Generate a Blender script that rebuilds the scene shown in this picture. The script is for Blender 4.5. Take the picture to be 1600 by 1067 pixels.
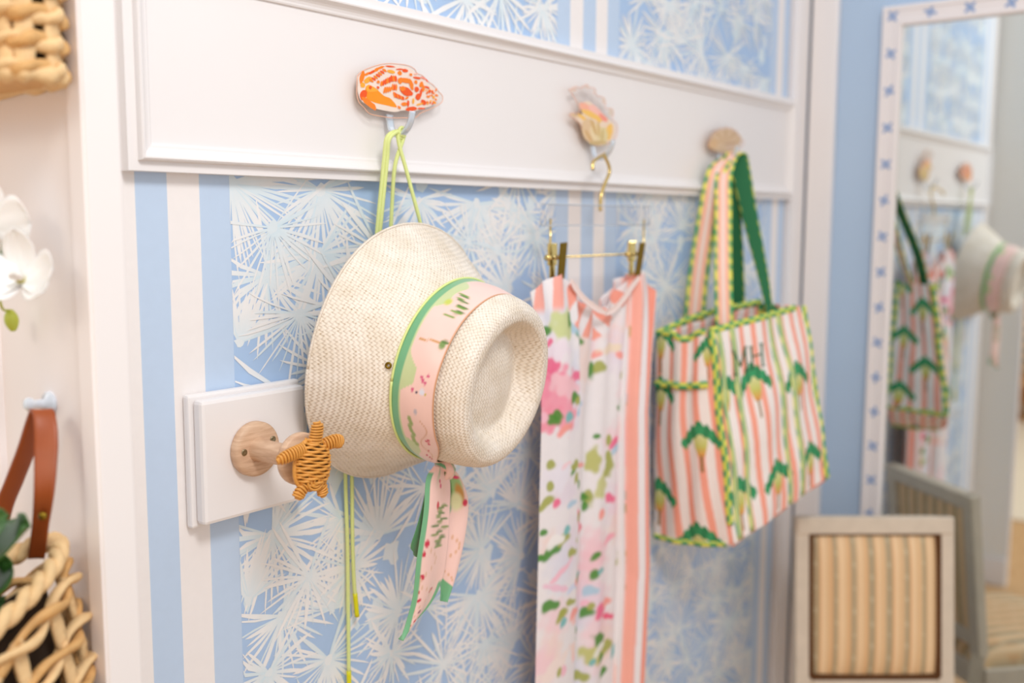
import bpy, bmesh, math, random
import numpy as np
from mathutils import Matrix, Vector

for o in list(bpy.data.objects): bpy.data.objects.remove(o)
SC = bpy.context.scene
COL = SC.collection
rnd = random.Random(7)
PI = math.pi

# ------------------------------------------------------------------ camera
FPX, PITCH, YAW, ROLL = 1596.4, math.radians(6.783), math.radians(37.99), math.radians(0.22)
D = 1.15            # camera to papered wall (m)
CAM = np.array([0.0, 0.0, 1.65])
FW = np.array([math.cos(PITCH)*math.cos(YAW), math.cos(PITCH)*math.sin(YAW), -math.sin(PITCH)])
R0 = np.cross(FW, [0, 0, 1.0]); R0 /= np.linalg.norm(R0); U0 = np.cross(R0, FW)
RT = math.cos(ROLL)*R0 + math.sin(ROLL)*U0
UP = -math.sin(ROLL)*R0 + math.cos(ROLL)*U0
cd = bpy.data.cameras.new('camera'); cam = bpy.data.objects.new('camera', cd); COL.objects.link(cam)
cam.matrix_world = Matrix(((RT[0], UP[0], -FW[0], CAM[0]), (RT[1], UP[1], -FW[1], CAM[1]), (RT[2], UP[2], -FW[2], CAM[2]), (0, 0, 0, 1)))
cd.sensor_width = 36.0; cd.lens = FPX/1600*36.0
cd.clip_start = 0.02
cd.dof.use_dof = True; cd.dof.focus_distance = 1.40; cd.dof.aperture_fstop = 2.0
SC.camera = cam

# ------------------------------------------------------------------ light and exposure
w = bpy.data.worlds.new('world'); SC.world = w; w.use_nodes = True
bg = w.node_tree.nodes['Background']; bg.inputs[0].default_value = (1.0, 0.99, 0.985, 1); bg.inputs[1].default_value = 1.0
def area(name, loc, target, size, power, color, size_y=None):
    ld = bpy.data.lights.new(name, 'AREA'); ld.size = size; ld.energy = power; ld.color = color
    if size_y: ld.shape = 'RECTANGLE'; ld.size_y = size_y
    ob = bpy.data.objects.new(name, ld); COL.objects.link(ob)
    ob.location = loc; ob.rotation_euler = (Vector(target)-Vector(loc)).to_track_quat('-Z', 'Y').to_euler()
    return ob
area('ceiling_flash_bounce', (0.25, -0.45, 3.0), (1.15, 1.1, 1.25), 0.5, 27, (1.0, 0.985, 0.975))
area('ceiling_light_room', (-1.8, 0.6, 2.9), (-2.2, 1.2, 0.5), 1.0, 26, (1.0, 0.86, 0.66))
SC.view_settings.view_transform = 'Standard'; SC.view_settings.look = 'None'
SC.view_settings.gamma = 1.0; SC.view_settings.use_curve_mapping = False
SC.view_settings.exposure = -0.14
SC.cycles.use_denoising = True
SC.cycles.max_bounces = 10; SC.cycles.transmission_bounces = 8; SC.cycles.transparent_max_bounces = 8

# ------------------------------------------------------------------ geometry helpers
def ray(x, y): return FW + RT*(x-800)/FPX - UP*(y-533.5)/FPX
def atY(x, y, off): d = ray(x, y); return CAM + d*((D-off)/d[1])     # meets the plane `off` in front of the papered wall
def atX(x, y, X): d = ray(x, y); return CAM + d*(X/d[0])
def atPlane(x, y, o, n): d = ray(x, y); return CAM + d*(((np.asarray(o)-CAM)@n)/(d@n))
def S(r, g, b):
    f = lambda c: (c/255)/12.92 if c/255 <= .04045 else ((c/255+.055)/1.055)**2.4
    return np.array([f(r), f(g), f(b)])
V = lambda *a: np.array(a, float)
def nrm(v): v = np.asarray(v, float); return v/np.linalg.norm(v)
def mixc(a, b, t): return a + (b-a)*t
def sstep(a, b, x): t = np.clip((x-a)/(b-a), 0, 1); return t*t*(3-2*t)

ORG = {}
def put(name, verts, faces, mat, parent=None, cols=None, uvs=None, smooth=True, pivot=None):
    verts = np.asarray(verts, float)
    if parent is None:
        mn, mx = verts.min(0), verts.max(0)
        L = np.array([(mn[0]+mx[0])/2, (mn[1]+mx[1])/2, mn[2]]) if pivot is None else np.asarray(pivot, float)
    else: L = ORG[parent.name]
    me = bpy.data.meshes.new(name)
    me.from_pydata((verts-L).tolist(), [], [tuple(int(i) for i in f) for f in faces])
    if smooth: me.polygons.foreach_set('use_smooth', [True]*len(me.polygons))
    if cols is not None:
        a = me.color_attributes.new('Col', 'FLOAT_COLOR', 'POINT')
        c4 = np.ones((len(verts), 4), np.float32); c4[:, :3] = cols
        a.data.foreach_set('color', c4.ravel())
    if uvs is not None:
        ul = me.uv_layers.new(name='UVMap')
        li = np.zeros(len(me.loops), np.int32); me.loops.foreach_get('vertex_index', li)
        ul.data.foreach_set('uv', np.asarray(uvs, np.float32)[li].ravel())
    me.materials.append(mat); me.update()
    o = bpy.data.objects.new(name, me); COL.objects.link(o)
    if parent is None: o.location = L
    else: o.parent = parent
    ORG[o.name] = L
    return o
def tag(o, label=None, cat=None, group=None, kind=None):
    if label: o['label'] = label
    if cat: o['category'] = cat
    if group: o['group'] = group
    if kind: o['kind'] = kind
    return o
def empty(name, loc, label, cat, group=None, kind=None):
    o = bpy.data.objects.new(name, None); COL.objects.link(o); o.location = [float(v) for v in loc]; o.empty_display_size = .03
    ORG[o.name] = np.asarray(loc, float); return tag(o, label, cat, group, kind)

class MB:
    def __init__(s): s.v = []; s.f = []; s.c = []; s.n = 0
    def add(s, v, f, col=None):
        v = np.asarray(v, float); s.v.append(v); s.f += [tuple(i+s.n for i in q) for q in f]
        if col is not None:
            col = np.asarray(col, float); s.c.append(np.tile(col, (len(v), 1)) if col.ndim == 1 else col)
        s.n += len(v); return s
    def put(s, name, mat, parent=None, **k):
        return put(name, np.concatenate(s.v), s.f, mat, parent, cols=np.concatenate(s.c) if s.c else None, **k)

def grid(P, wrap=False):
    n, m = P.shape[:2]; v = P.reshape(-1, 3)
    i, j = np.meshgrid(np.arange(n-1), np.arange(m if wrap else m-1), indexing='ij')
    j2 = (j+1) % m
    f = np.stack([i*m+j, i*m+j2, (i+1)*m+j2, (i+1)*m+j], -1).reshape(-1, 4)
    return v, f.tolist()
def box(c, size, bevel=0.0, rot=None, seg=2):
    bm = bmesh.new(); bmesh.ops.create_cube(bm, size=1.0)
    for q in bm.verts: q.co = Vector((q.co.x*size[0], q.co.y*size[1], q.co.z*size[2]))
    if bevel: bmesh.ops.bevel(bm, geom=list(bm.edges), offset=bevel, segments=seg, affect='EDGES', profile=.5)
    bm.verts.index_update()
    v = np.array([q.co[:] for q in bm.verts]); f = [[q.index for q in fc.verts] for fc in bm.faces]; bm.free()
    if rot is not None: v = v @ np.asarray(rot)
    return v+np.asarray(c, float), f
def box2(a, b, bevel=0.0):
    a = np.minimum(a, b); b2 = np.maximum(np.asarray(a), b); return box((a+b2)/2, b2-a, bevel)
def spline(pts, n):
    pts = np.asarray(pts, float); P = np.vstack([2*pts[0]-pts[1], pts, 2*pts[-1]-pts[-2]])
    out = []; k = len(pts)-1
    for t in np.linspace(0, k-1e-9, n):
        i = int(t); u = t-i; p0, p1, p2, p3 = P[i:i+4]
        out.append(.5*((2*p1)+(-p0+p2)*u+(2*p0-5*p1+4*p2-p3)*u*u+(-p0+3*p1-3*p2+p3)*u**3))
    return np.array(out)
def frames(path, up=None):
    path = np.asarray(path, float); T = np.gradient(path, axis=0); T /= np.linalg.norm(T, axis=1)[:, None]+1e-12
    N = np.zeros_like(T)
    n = np.cross(T[0], [0, 0, 1.0] if up is None else up)
    if np.linalg.norm(n) < 1e-6: n = np.cross(T[0], [1.0, 0, 0])
    n = nrm(n)
    for i in range(len(T)):
        n = n-T[i]*(n@T[i]); n = nrm(n); N[i] = n
    return T, N, np.cross(T, N)
def tube(path, r, seg=8, flat=1.0, twist=0.0, up=None):
    path = np.asarray(path, float); T, N, B = frames(path, up)
    r = np.broadcast_to(np.asarray(r, float), (len(path),))
    a = np.linspace(0, 2*PI, seg, endpoint=False)
    rings = []
    for i in range(len(path)):
        ang = a; q = (np.cos(ang)[:, None]*N[i] + flat*np.sin(ang)[:, None]*B[i])
        if twist:
            t = twist*i/(len(path)-1); N2 = math.cos(t)*N[i]+math.sin(t)*B[i]; B2 = -math.sin(t)*N[i]+math.cos(t)*B[i]
            q = np.cos(ang)[:, None]*N2+flat*np.sin(ang)[:, None]*B2
        rings.append(path[i]+r[i]*q)
    v, f = grid(np.array(rings), wrap=True)
    n = len(v); v = np.vstack([v, path[0], path[-1]]); L = (len(path)-1)*seg
    for j in range(seg):
        f.append([n, (j+1) % seg, j]); f.append([n+1, L+j, L+(j+1) % seg])
    return v, f
def lathe(prof, o, n, seg=32, ref=None):
    """revolve (radius, height) pairs about axis n from o"""
    n = nrm(n); h = np.cross(n, [0, 0, 1.0] if ref is None else ref)
    if np.linalg.norm(h) < 1e-6: h = V(1, 0, 0)
    h = nrm(h); u = np.cross(h, n); a = np.linspace(0, 2*PI, seg, endpoint=False)
    P = np.array([o+z*n+r*(np.cos(a)[:, None]*h+np.sin(a)[:, None]*u) for r, z in prof])
    v, f = grid(P, wrap=True)
    return v, f
def plate(pts, nrml, th, bev=0.0):
    """planar outline (N,3) extruded by th along nrml, front edge eased by bev"""
    pts = np.asarray(pts, float); n = len(pts); c = pts.mean(0); nrml = np.asarray(nrml, float)
    ins = pts+(c-pts)/np.linalg.norm(c-pts, axis=1)[:, None]*bev
    rings = [pts, pts+nrml*(th-bev*.8), ins+nrml*th] if bev else [pts, pts+nrml*th]
    v = np.vstack(rings); f = []
    for k in range(len(rings)-1):
        for j in range(n): f.append([k*n+j, k*n+(j+1) % n, (k+1)*n+(j+1) % n, (k+1)*n+j])
    f.append(list(range(n))[::-1]); f.append([(len(rings)-1)*n+j for j in range(n)])
    return v, f
def ribbon(path, wdir, half, na=5, th=.0012, colf=None, colb=None, crown=0.0):
    """cloth or leather strip: path, unit width vectors, half widths; returns verts, faces, colours. colf(l, a): l metres along, a -1..1"""
    path = np.asarray(path, float); n = len(path); wdir = np.broadcast_to(np.asarray(wdir, float), (n, 3))
    half = np.broadcast_to(np.asarray(half, float), (n,)); T = np.gradient(path, axis=0); T /= np.linalg.norm(T, axis=1)[:, None]+1e-12
    Nn = np.cross(T, wdir); Nn /= np.linalg.norm(Nn, axis=1)[:, None]+1e-12
    a = np.linspace(-1, 1, na); l = np.concatenate([[0], np.cumsum(np.linalg.norm(np.diff(path, axis=0), axis=1))])
    F = path[:, None]+wdir[:, None]*(half[:, None]*a)[..., None]+Nn[:, None]*(th/2+crown*(1-a*a))[None, :, None]
    Bk = path[:, None]+wdir[:, None]*(half[:, None]*a)[..., None]+Nn[:, None]*(-th/2+crown*(1-a*a))[None, :, None]
    P = np.concatenate([F, Bk[:, ::-1]], 1); v, f = grid(P, wrap=True)
    m = 2*na; L = (n-1)*m
    f.append(list(range(m))[::-1]); f.append([L+j for j in range(m)])
    c = None
    if colf:
        Lg, A = np.meshgrid(l, a, indexing='ij'); c1 = colf(Lg, A); c2 = (colb or colf)(Lg, A)
        c = np.concatenate([c1, c2[:, ::-1]], 1).reshape(-1, 3)
    return v, f, c

# ------------------------------------------------------------------ materials
def newmat(name):
    m = bpy.data.materials.new(name); m.use_nodes = True; nt = m.node_tree
    return m, nt, nt.nodes['Principled BSDF'], nt.links
def noise_bump(nt, b, scale, strength, dist=.001, coord='Object', detail=3.0):
    tc = nt.nodes.new('ShaderNodeTexCoord'); n = nt.nodes.new('ShaderNodeTexNoise'); n.inputs['Scale'].default_value = scale; n.inputs['Detail'].default_value = detail
    nt.links.new(tc.outputs[coord], n.inputs['Vector'])
    bp = nt.nodes.new('ShaderNodeBump'); bp.inputs['Strength'].default_value = strength; bp.inputs['Distance'].default_value = dist
    nt.links.new(n.outputs['Fac'], bp.inputs['Height']); nt.links.new(bp.outputs['Normal'], b.inputs['Normal'])
    return n
def vary(nt, b, src, scale, amt, noise=None):
    """multiply a colour source by soft noise"""
    n = noise
    if n is None:
        tc = nt.nodes.new('ShaderNodeTexCoord'); n = nt.nodes.new('ShaderNodeTexNoise'); n.inputs['Scale'].default_value = scale; n.inputs['Detail'].default_value = 4
        nt.links.new(tc.outputs['Object'], n.inputs['Vector'])
    mr = nt.nodes.new('ShaderNodeMapRange'); mr.inputs['To Min'].default_value = 1-amt; mr.inputs['To Max'].default_value = 1+amt*.6
    nt.links.new(n.outputs['Fac'], mr.inputs['Value'])
    mx = nt.nodes.new('ShaderNodeMix'); mx.data_type = 'RGBA'; mx.blend_type = 'MULTIPLY'; mx.inputs[0].default_value = 1
    if isinstance(src, tuple): mx.inputs[6].default_value = src
    else: nt.links.new(src, mx.inputs[6])
    nt.links.new(mr.outputs['Result'], mx.inputs[7]); nt.links.new(mx.outputs[2], b.inputs['Base Color'])
def mat(name, rgb, rough=.5, metal=0.0, nscale=20, amt=.05, bump=0.0, bscale=80, bdist=.001, **kw):
    m, nt, b, lk = newmat(name); c = S(*rgb)
    b.inputs['Roughness'].default_value = rough; b.inputs['Metallic'].default_value = metal
    for k, v in kw.items(): b.inputs[k.replace('_', ' ')].default_value = v
    vary(nt, b, (c[0], c[1], c[2], 1.0), nscale, amt)
    if bump: noise_bump(nt, b, bscale, bump, bdist)
    return m
def vcmat(name, rough=.6, nscale=40, amt=.05, bump=0.0, bscale=300, bdist=.0006, **kw):
    m, nt, b, lk = newmat(name); a = nt.nodes.new('ShaderNodeAttribute'); a.attribute_name = 'Col'
    b.inputs['Roughness'].default_value = rough
    for k, v in kw.items(): b.inputs[k.replace('_', ' ')].default_value = v
    vary(nt, b, a.outputs['Color'], nscale, amt)
    if bump: noise_bump(nt, b, bscale, bump, bdist)
    return m
def glassmat(name, rgb, rough=.03, ior=1.47):
    m, nt, b, lk = newmat(name); c = S(*rgb)
    b.inputs['Transmission Weight'].default_value = 1; b.inputs['IOR'].default_value = ior; b.inputs['Roughness'].default_value = rough
    vary(nt, b, (c[0], c[1], c[2], 1.0), 30, .02)
    return m
def woodmat(name, c1, c2, scale=(6, 6, 60), rough=.5):
    m, nt, b, lk = newmat(name); tc = nt.nodes.new('ShaderNodeTexCoord'); mp = nt.nodes.new('ShaderNodeMapping'); mp.inputs['Scale'].default_value = scale
    n = nt.nodes.new('ShaderNodeTexNoise'); n.inputs['Scale'].default_value = 3; n.inputs['Detail'].default_value = 6; n.inputs['Distortion'].default_value = .6
    cr = nt.nodes.new('ShaderNodeValToRGB'); cr.color_ramp.elements[0].position = .35; cr.color_ramp.elements[1].position = .65
    cr.color_ramp.elements[0].color = (*S(*c1), 1); cr.color_ramp.elements[1].color = (*S(*c2), 1)
    lk.new(tc.outputs['Object'], mp.inputs['Vector']); lk.new(mp.outputs['Vector'], n.inputs['Vector']); lk.new(n.outputs['Fac'], cr.inputs['Fac']); lk.new(cr.outputs['Color'], b.inputs['Base Color'])
    b.inputs['Roughness'].default_value = rough
    return m

M_TRIM = mat('white_trim_paint', (239, 234, 233), .32, nscale=3, amt=.02, bump=.03, bscale=120)
M_LEFT = mat('cream_paint', (248, 243, 244), .55, nscale=3, amt=.03)
M_BEIGE = mat('putty_paint', (240, 236, 229), .5, nscale=3, amt=.03)
M_BLUE = mat('blue_paint', (180, 203, 229), .55, nscale=4, amt=.03)
M_PAPER = vcmat('wallpaper_ink', .62, nscale=60, amt=.035, bump=.04, bscale=500)
M_FLOOR = woodmat('honey_floor_wood', (192, 150, 104), (214, 176, 130), (3, 30, 3), .35)
def thin_acrylic(name, rgb, clear):
    """thin clear sheet: mostly see-through with a glossy surface reflection"""
    m, nt, b, lk = newmat(name); N = nt.nodes.new; out = nt.nodes['Material Output']
    tr = N('ShaderNodeBsdfTransparent'); gl = N('ShaderNodeBsdfGlossy'); gl.inputs['Roughness'].default_value = .08
    tc = N('ShaderNodeTexCoord'); nz = N('ShaderNodeTexNoise'); nz.inputs['Scale'].default_value = 25; lk.new(tc.outputs['Object'], nz.inputs['Vector'])
    cr = N('ShaderNodeValToRGB'); c = S(*rgb); cr.color_ramp.elements[0].color = (*c, 1); cr.color_ramp.elements[1].color = (*(c*.97), 1); lk.new(nz.outputs['Fac'], cr.inputs['Fac']); lk.new(cr.outputs['Color'], tr.inputs['Color'])
    fr = N('ShaderNodeFresnel'); fr.inputs['IOR'].default_value = clear
    geo = N('ShaderNodeNewGeometry'); inv = N('ShaderNodeMath'); inv.operation = 'SUBTRACT'; inv.inputs[0].default_value = 1; lk.new(geo.outputs['Backfacing'], inv.inputs[1])
    ml = N('ShaderNodeMath'); ml.operation = 'MULTIPLY'; lk.new(fr.outputs[0], ml.inputs[0]); lk.new(inv.outputs[0], ml.inputs[1])
    mx = N('ShaderNodeMixShader'); lk.new(ml.outputs[0], mx.inputs[0]); lk.new(tr.outputs[0], mx.inputs[1]); lk.new(gl.outputs[0], mx.inputs[2]); lk.new(mx.outputs[0], out.inputs['Surface'])
    return m
M_ACRYL = thin_acrylic('clear_acrylic', (253, 251, 250), 1.35)
M_ACRYLB = mat('frosted_blue_acrylic', (222, 232, 244), .18, nscale=30, amt=.02, Transmission_Weight=.35, IOR=1.35)
M_PRINT = vcmat('glossy_print', .15, nscale=90, amt=.06)
M_GOLD = mat('polished_gold', (226, 198, 128), .16, 1.0, nscale=40, amt=.05)
M_BRASS = mat('antique_brass', (138, 112, 40), .32, 1.0, nscale=60, amt=.1)
M_CORD = mat('lime_cord', (220, 230, 150), .6, nscale=300, amt=.08, bump=.3, bscale=900)
M_CORDTIP = mat('yellow_plastic_tip', (222, 218, 20), .35)
M_SILK = vcmat('silk_print', .33, nscale=60, amt=.03, Sheen_Weight=.3)
M_CLOTH = vcmat('cotton_print', .75, nscale=60, amt=.04, bump=.15, bscale=700)
M_BAG = vcmat('quilted_cotton', .75, nscale=40, amt=.05, bump=.35, bscale=160, bdist=.002)
M_RATTAN = mat('honey_rattan', (222, 156, 70), .45, nscale=160, amt=.22, bump=.3, bscale=500)
M_PEG = woodmat('pale_maple', (200, 162, 132), (224, 190, 160), (8, 8, 60), .5)
M_SCREW = mat('dull_screw_steel', (150, 138, 110), .35, .9)
M_HYAC = mat('water_hyacinth', (220, 172, 110), .7, nscale=70, amt=.32, bump=.6, bscale=160, bdist=.003)
M_HYAC2 = mat('pale_water_hyacinth', (234, 198, 146), .7, nscale=60, amt=.25, bump=.6, bscale=160, bdist=.003)
M_DARK = mat('painted_inner_shade', (52, 38, 26), .9)  # shade seen through weave gaps, put into the colour
M_LEATHER = mat('cognac_leather', (154, 74, 32), .42, nscale=40, amt=.15, bump=.15, bscale=400)
M_LEAF = mat('orchid_leaf', (58, 104, 42), .35, nscale=14, amt=.25)
M_PETAL = mat('white_petal', (246, 244, 242), .5, nscale=20, amt=.02, Subsurface_Weight=.1)
M_THROAT = mat('green_flower_throat', (186, 178, 88), .5)
M_BUD = mat('lime_bud', (186, 196, 74), .45)
M_CHAIR = mat('distressed_grey_paint', (214, 200, 182), .55, nscale=24, amt=.16, bump=.1)
M_STRIPE = vcmat('striped_damask', .6, nscale=120, amt=.05, bump=.15, bscale=800)
M_NAIL = mat('bronze_nailhead', (96, 60, 28), .4, .6)
M_FRAMEW = mat('white_lacquer', (238, 232, 232), .3, nscale=8, amt=.02)
M_MIRROR = mat('mirror_silver', (232, 238, 238), .006, 1.0, nscale=1, amt=.0)
M_EDGE = mat('peach_ink_line', (244, 186, 158), .3)
M_BOW = mat('blue_painted_motif', (142, 168, 210), .5)
M_RUG = mat('cream_rug', (226, 210, 188), .95, nscale=60, amt=.1, bump=.5, bscale=200)
M_SHELFW = woodmat('warm_shelf_wood', (206, 150, 96), (228, 178, 122), (4, 30, 4), .45)
M_WARM = mat('warm_shop_wall', (236, 208, 172), .7)
M_EMB = mat('dark_green_thread', (70, 112, 84), .8, nscale=200, amt=.2)

def hat_material():
    m, nt, b, lk = newmat('woven_straw'); N = nt.nodes.new
    uv = N('ShaderNodeUVMap'); uv.uv_map = 'UVMap'; sp = N('ShaderNodeSeparateXYZ'); lk.new(uv.outputs['UV'], sp.inputs[0])
    def mth(op, a, bb=None, cl=False):
        n = N('ShaderNodeMath'); n.operation = op; n.use_clamp = cl
        for i, x in enumerate((a, bb)):
            if x is None: continue
            if isinstance(x, (int, float)): n.inputs[i].default_value = x
            else: lk.new(x, n.inputs[i])
        return n.outputs[0]
    # wobble so strands are not ruled lines
    nz = N('ShaderNodeTexNoise'); nz.inputs['Scale'].default_value = 60; lk.new(uv.outputs['UV'], nz.inputs['Vector'])
    wob = mth('MULTIPLY', mth('SUBTRACT', nz.outputs['Fac'], .5), .9)
    cell = .0046
    U = mth('ADD', mth('DIVIDE', sp.outputs[0], cell), wob); Vv = mth('ADD', mth('DIVIDE', sp.outputs[1], cell), wob)
    hu = mth('SINE', mth('MULTIPLY', mth('FRACT', U), PI)); hv = mth('SINE', mth('MULTIPLY', mth('FRACT', Vv), PI))
    par = mth('MODULO', mth('ADD', mth('FLOOR', U), mth('FLOOR', Vv)), 2.0); par = mth('ABSOLUTE', par)
    mixn = N('ShaderNodeMix'); lk.new(par, mixn.inputs[0]); lk.new(hu, mixn.inputs[2]); lk.new(hv, mixn.inputs[3]); H = mixn.outputs[0]
    H = mth('POWER', H, .6)
    hole = mth('MULTIPLY', mth('SUBTRACT', 1.0, hu), mth('SUBTRACT', 1.0, hv))
    nz2 = N('ShaderNodeTexNoise'); nz2.inputs['Scale'].default_value = 110; lk.new(uv.outputs['UV'], nz2.inputs['Vector'])
    hole = mth('MULTIPLY', mth('MULTIPLY', hole, 1.25), mth('MULTIPLY', mth('SUBTRACT', nz2.outputs['Fac'], .48, True), 4.0, True), True)
    nz3 = N('ShaderNodeTexNoise'); nz3.inputs['Scale'].default_value = 22; nz3.inputs['Detail'].default_value = 5; lk.new(uv.outputs['UV'], nz3.inputs['Vector'])
    cr = N('ShaderNodeValToRGB'); cr.color_ramp.elements[0].position = .3; cr.color_ramp.elements[1].position = .7
    cr.color_ramp.elements[0].color = (*S(226, 212, 193), 1); cr.color_ramp.elements[1].color = (*S(243, 233, 221), 1); lk.new(nz3.outputs['Fac'], cr.inputs['Fac'])
    # strand tone
    tone = N('ShaderNodeMix'); tone.data_type = 'RGBA'; tone.blend_type = 'MULTIPLY'; tone.inputs[0].default_value = 1; lk.new(cr.outputs['Color'], tone.inputs[6])
    mr = N('ShaderNodeMapRange'); mr.inputs['To Min'].default_value = .85; mr.inputs['To Max'].default_value = 1.04; lk.new(H, mr.inputs['Value']); lk.new(mr.outputs['Result'], tone.inputs[7])
    dk = N('ShaderNodeMix'); dk.data_type = 'RGBA'; lk.new(hole, dk.inputs[0]); lk.new(tone.outputs[2], dk.inputs[6]); dk.inputs[7].default_value = (*S(176, 146, 100), 1)
    lk.new(dk.outputs[2], b.inputs['Base Color'])
    bp = N('ShaderNodeBump'); bp.inputs['Strength'].default_value = .55; bp.inputs['Distance'].default_value = .0012; lk.new(H, bp.inputs['Height']); lk.new(bp.outputs['Normal'], b.inputs['Normal'])
    b.inputs['Roughness'].default_value = .55
    return m
M_STRAW = hat_material()

# ================================================================== ROOM
XR = 2.78                       # plane of the blue mirror wall
POSTW = 0.161                   # how far the partition end stands in front of the papered wall
XL = atY(155.5, 533, POSTW)[0]; XP = atY(199, 533, POSTW)[0]
def structure(name, v, f, m, **k): return tag(put(name, v, f, m, **k), kind='structure')
def part(name, v, f, m, parent, **k): return put(name, v, f, m, parent, **k)

structure('floor', *box2(V(-4.2, -2.4, -.06), V(XR+.12, 3.2, 0)), M_FLOOR, smooth=False)
wb = structure('wall_back', *box2(V(XP-.01, D+.0005, 0), V(XR+.1, D+.1, 2.9)), M_TRIM, smooth=False)
wr = structure('wall_right', *box2(V(XR, -2.4, 0), V(XR+.1, D+.1, 2.9)), M_BLUE, smooth=False)
wl = structure('wall_left', *box2(V(XL, D-POSTW+.004, 0), V(XP, 2.6, 2.9)), M_BEIGE, smooth=False)
part('front_panel', *box2(V(XL-.003, D-POSTW+.03, 0), V(XL, 2.6, 2.9)), M_LEFT, wl, smooth=False)
part('end_board', *box2(V(XL-.006, D-POSTW, 0), V(XP+.002, D-POSTW+.012, 2.9), .002), M_TRIM, wl, smooth=False)
part('corner_strip', *box2(V(XL-.008, D-POSTW+.002, 0), V(XL, D-POSTW+.030, 2.9), .0015), M_LEFT, wl, smooth=False)
yst = atX(9, 600, XL)[1]
part('stile', *box2(V(XL-.012, yst, 0), V(XL, yst+.09, 2.9), .002), M_LEFT, wl, smooth=False)
structure('baseboard_left', *box2(V(XP+.002, D-POSTW, 0), V(XP+.016, D-.002, .13), .004), M_TRIM, smooth=False)
structure('baseboard_back', *box2(V(XP+.02, D-.018, 0), V(XR-.001, D-.0005, .13), .004), M_TRIM, smooth=False)
structure('wall_far', *box2(V(-4.2, -2.4, 0), V(-4.1, 3.2, 2.9)), M_WARM, smooth=False)

# wallpaper: printed stripes and palm fans, the ink laid on the wall as thin coloured shapes
PBG = S(172, 199, 233)
PW, PP = S(243, 237, 235), S(193, 212, 236)
stripes = [(XP, .716, PW), (.716, .761, PP), (.761, .809, PW), (.809, .856, PP), (.856, 1.606, None), (1.606, 1.649, PP), (1.649, 1.693, PW), (1.693, 1.738, PP),
           (1.738, 1.780, PW), (1.780, 1.824, PP), (1.824, 2.560, None), (2.560, 2.600, PP), (2.600, 2.640, PW), (2.640, 2.680, PP), (2.680, XR, PW)]
ink = MB(); yW = D
def flat(pts, off, col):
    pts = np.asarray(pts, float); n = len(pts)
    ink.add(np.column_stack([pts[:, 0], np.full(n, yW-off), pts[:, 1]]), [tuple(range(n))], col)
def strip(L, R, off, cL, cR=None):
    n = len(L); v = np.empty((2*n, 3)); v[0::2, 0] = L[:, 0]; v[0::2, 2] = L[:, 1]; v[1::2, 0] = R[:, 0]; v[1::2, 2] = R[:, 1]; v[:, 1] = yW-off
    ink.add(v, [(2*i, 2*i+1, 2*i+3, 2*i+2) for i in range(n-1)], cL)
Z0, Z1 = .14, 2.75
for a, b, c in stripes: flat([(a, Z0), (b, Z0), (b, Z1), (a, Z1)], 0, PBG if c is None else c)
CW, CC, CB = S(243, 239, 237), S(206, 228, 239), S(226, 233, 238)
fan_i = 0
def fan(cx, cz, R, a0, a1, n, lo, hi, tint=.6, wid=.0030, slot=0):
    global fan_i
    fan_i += 1; off = .00015+.00004*slot
    for k in range(n):
        a = a0+(a1-a0)*(k+.5+rnd.uniform(-.32, .32))/n; L = R*rnd.uniform(.62, 1.08); wd = wid*rnd.uniform(.6, 1.5)
        bend = rnd.uniform(-.09, .09); q = np.array([.05, .22, .55, .85, 1.0]); ww = wd*np.array([.5, .75, 1.0, .7, .08])
        ang = a+bend*q*q; px = cx+L*q*np.cos(ang); pz = cz+L*q*np.sin(ang); tx, tz = -np.sin(ang), np.cos(ang)
        Lp = np.column_stack([np.clip(px+tx*ww, lo, hi), pz+tz*ww]); Rp = np.column_stack([np.clip(px-tx*ww, lo, hi), pz-tz*ww])
        if px.max() < lo or px.min() > hi: continue
        t = np.repeat(np.array([1, .75, .3, .08, 0])*tint, 2)[:, None]; base = CW if rnd.random() < .75 else mixc(CW, CC, .5)
        strip(Lp, Rp, off+.0000011*k, base*(1-t)+CC*t)
    # pale heart of the fan
    m = 9; aa = np.linspace(0, 2*PI, m, endpoint=False); rr = R*np.array([rnd.uniform(.05, .10) for _ in range(m)])
    flat(np.column_stack([np.clip(cx+rr*np.cos(aa), lo, hi), cz+rr*np.sin(aa)]), off+.0000011*(n+1), mixc(CC, CW, rnd.uniform(.3, .7)))
def blotch(cx, cz, R, lo, hi):
    m = 11; aa = np.linspace(0, 2*PI, m, endpoint=False); rr = R*np.array([rnd.uniform(.45, 1.1) for _ in range(m)])
    flat(np.column_stack([np.clip(cx+rr*np.cos(aa)*.75, lo, hi), cz+rr*np.sin(aa)]), .00003+.00009*rnd.random(), mixc(CB, CC, rnd.uniform(0, .6)))
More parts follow.
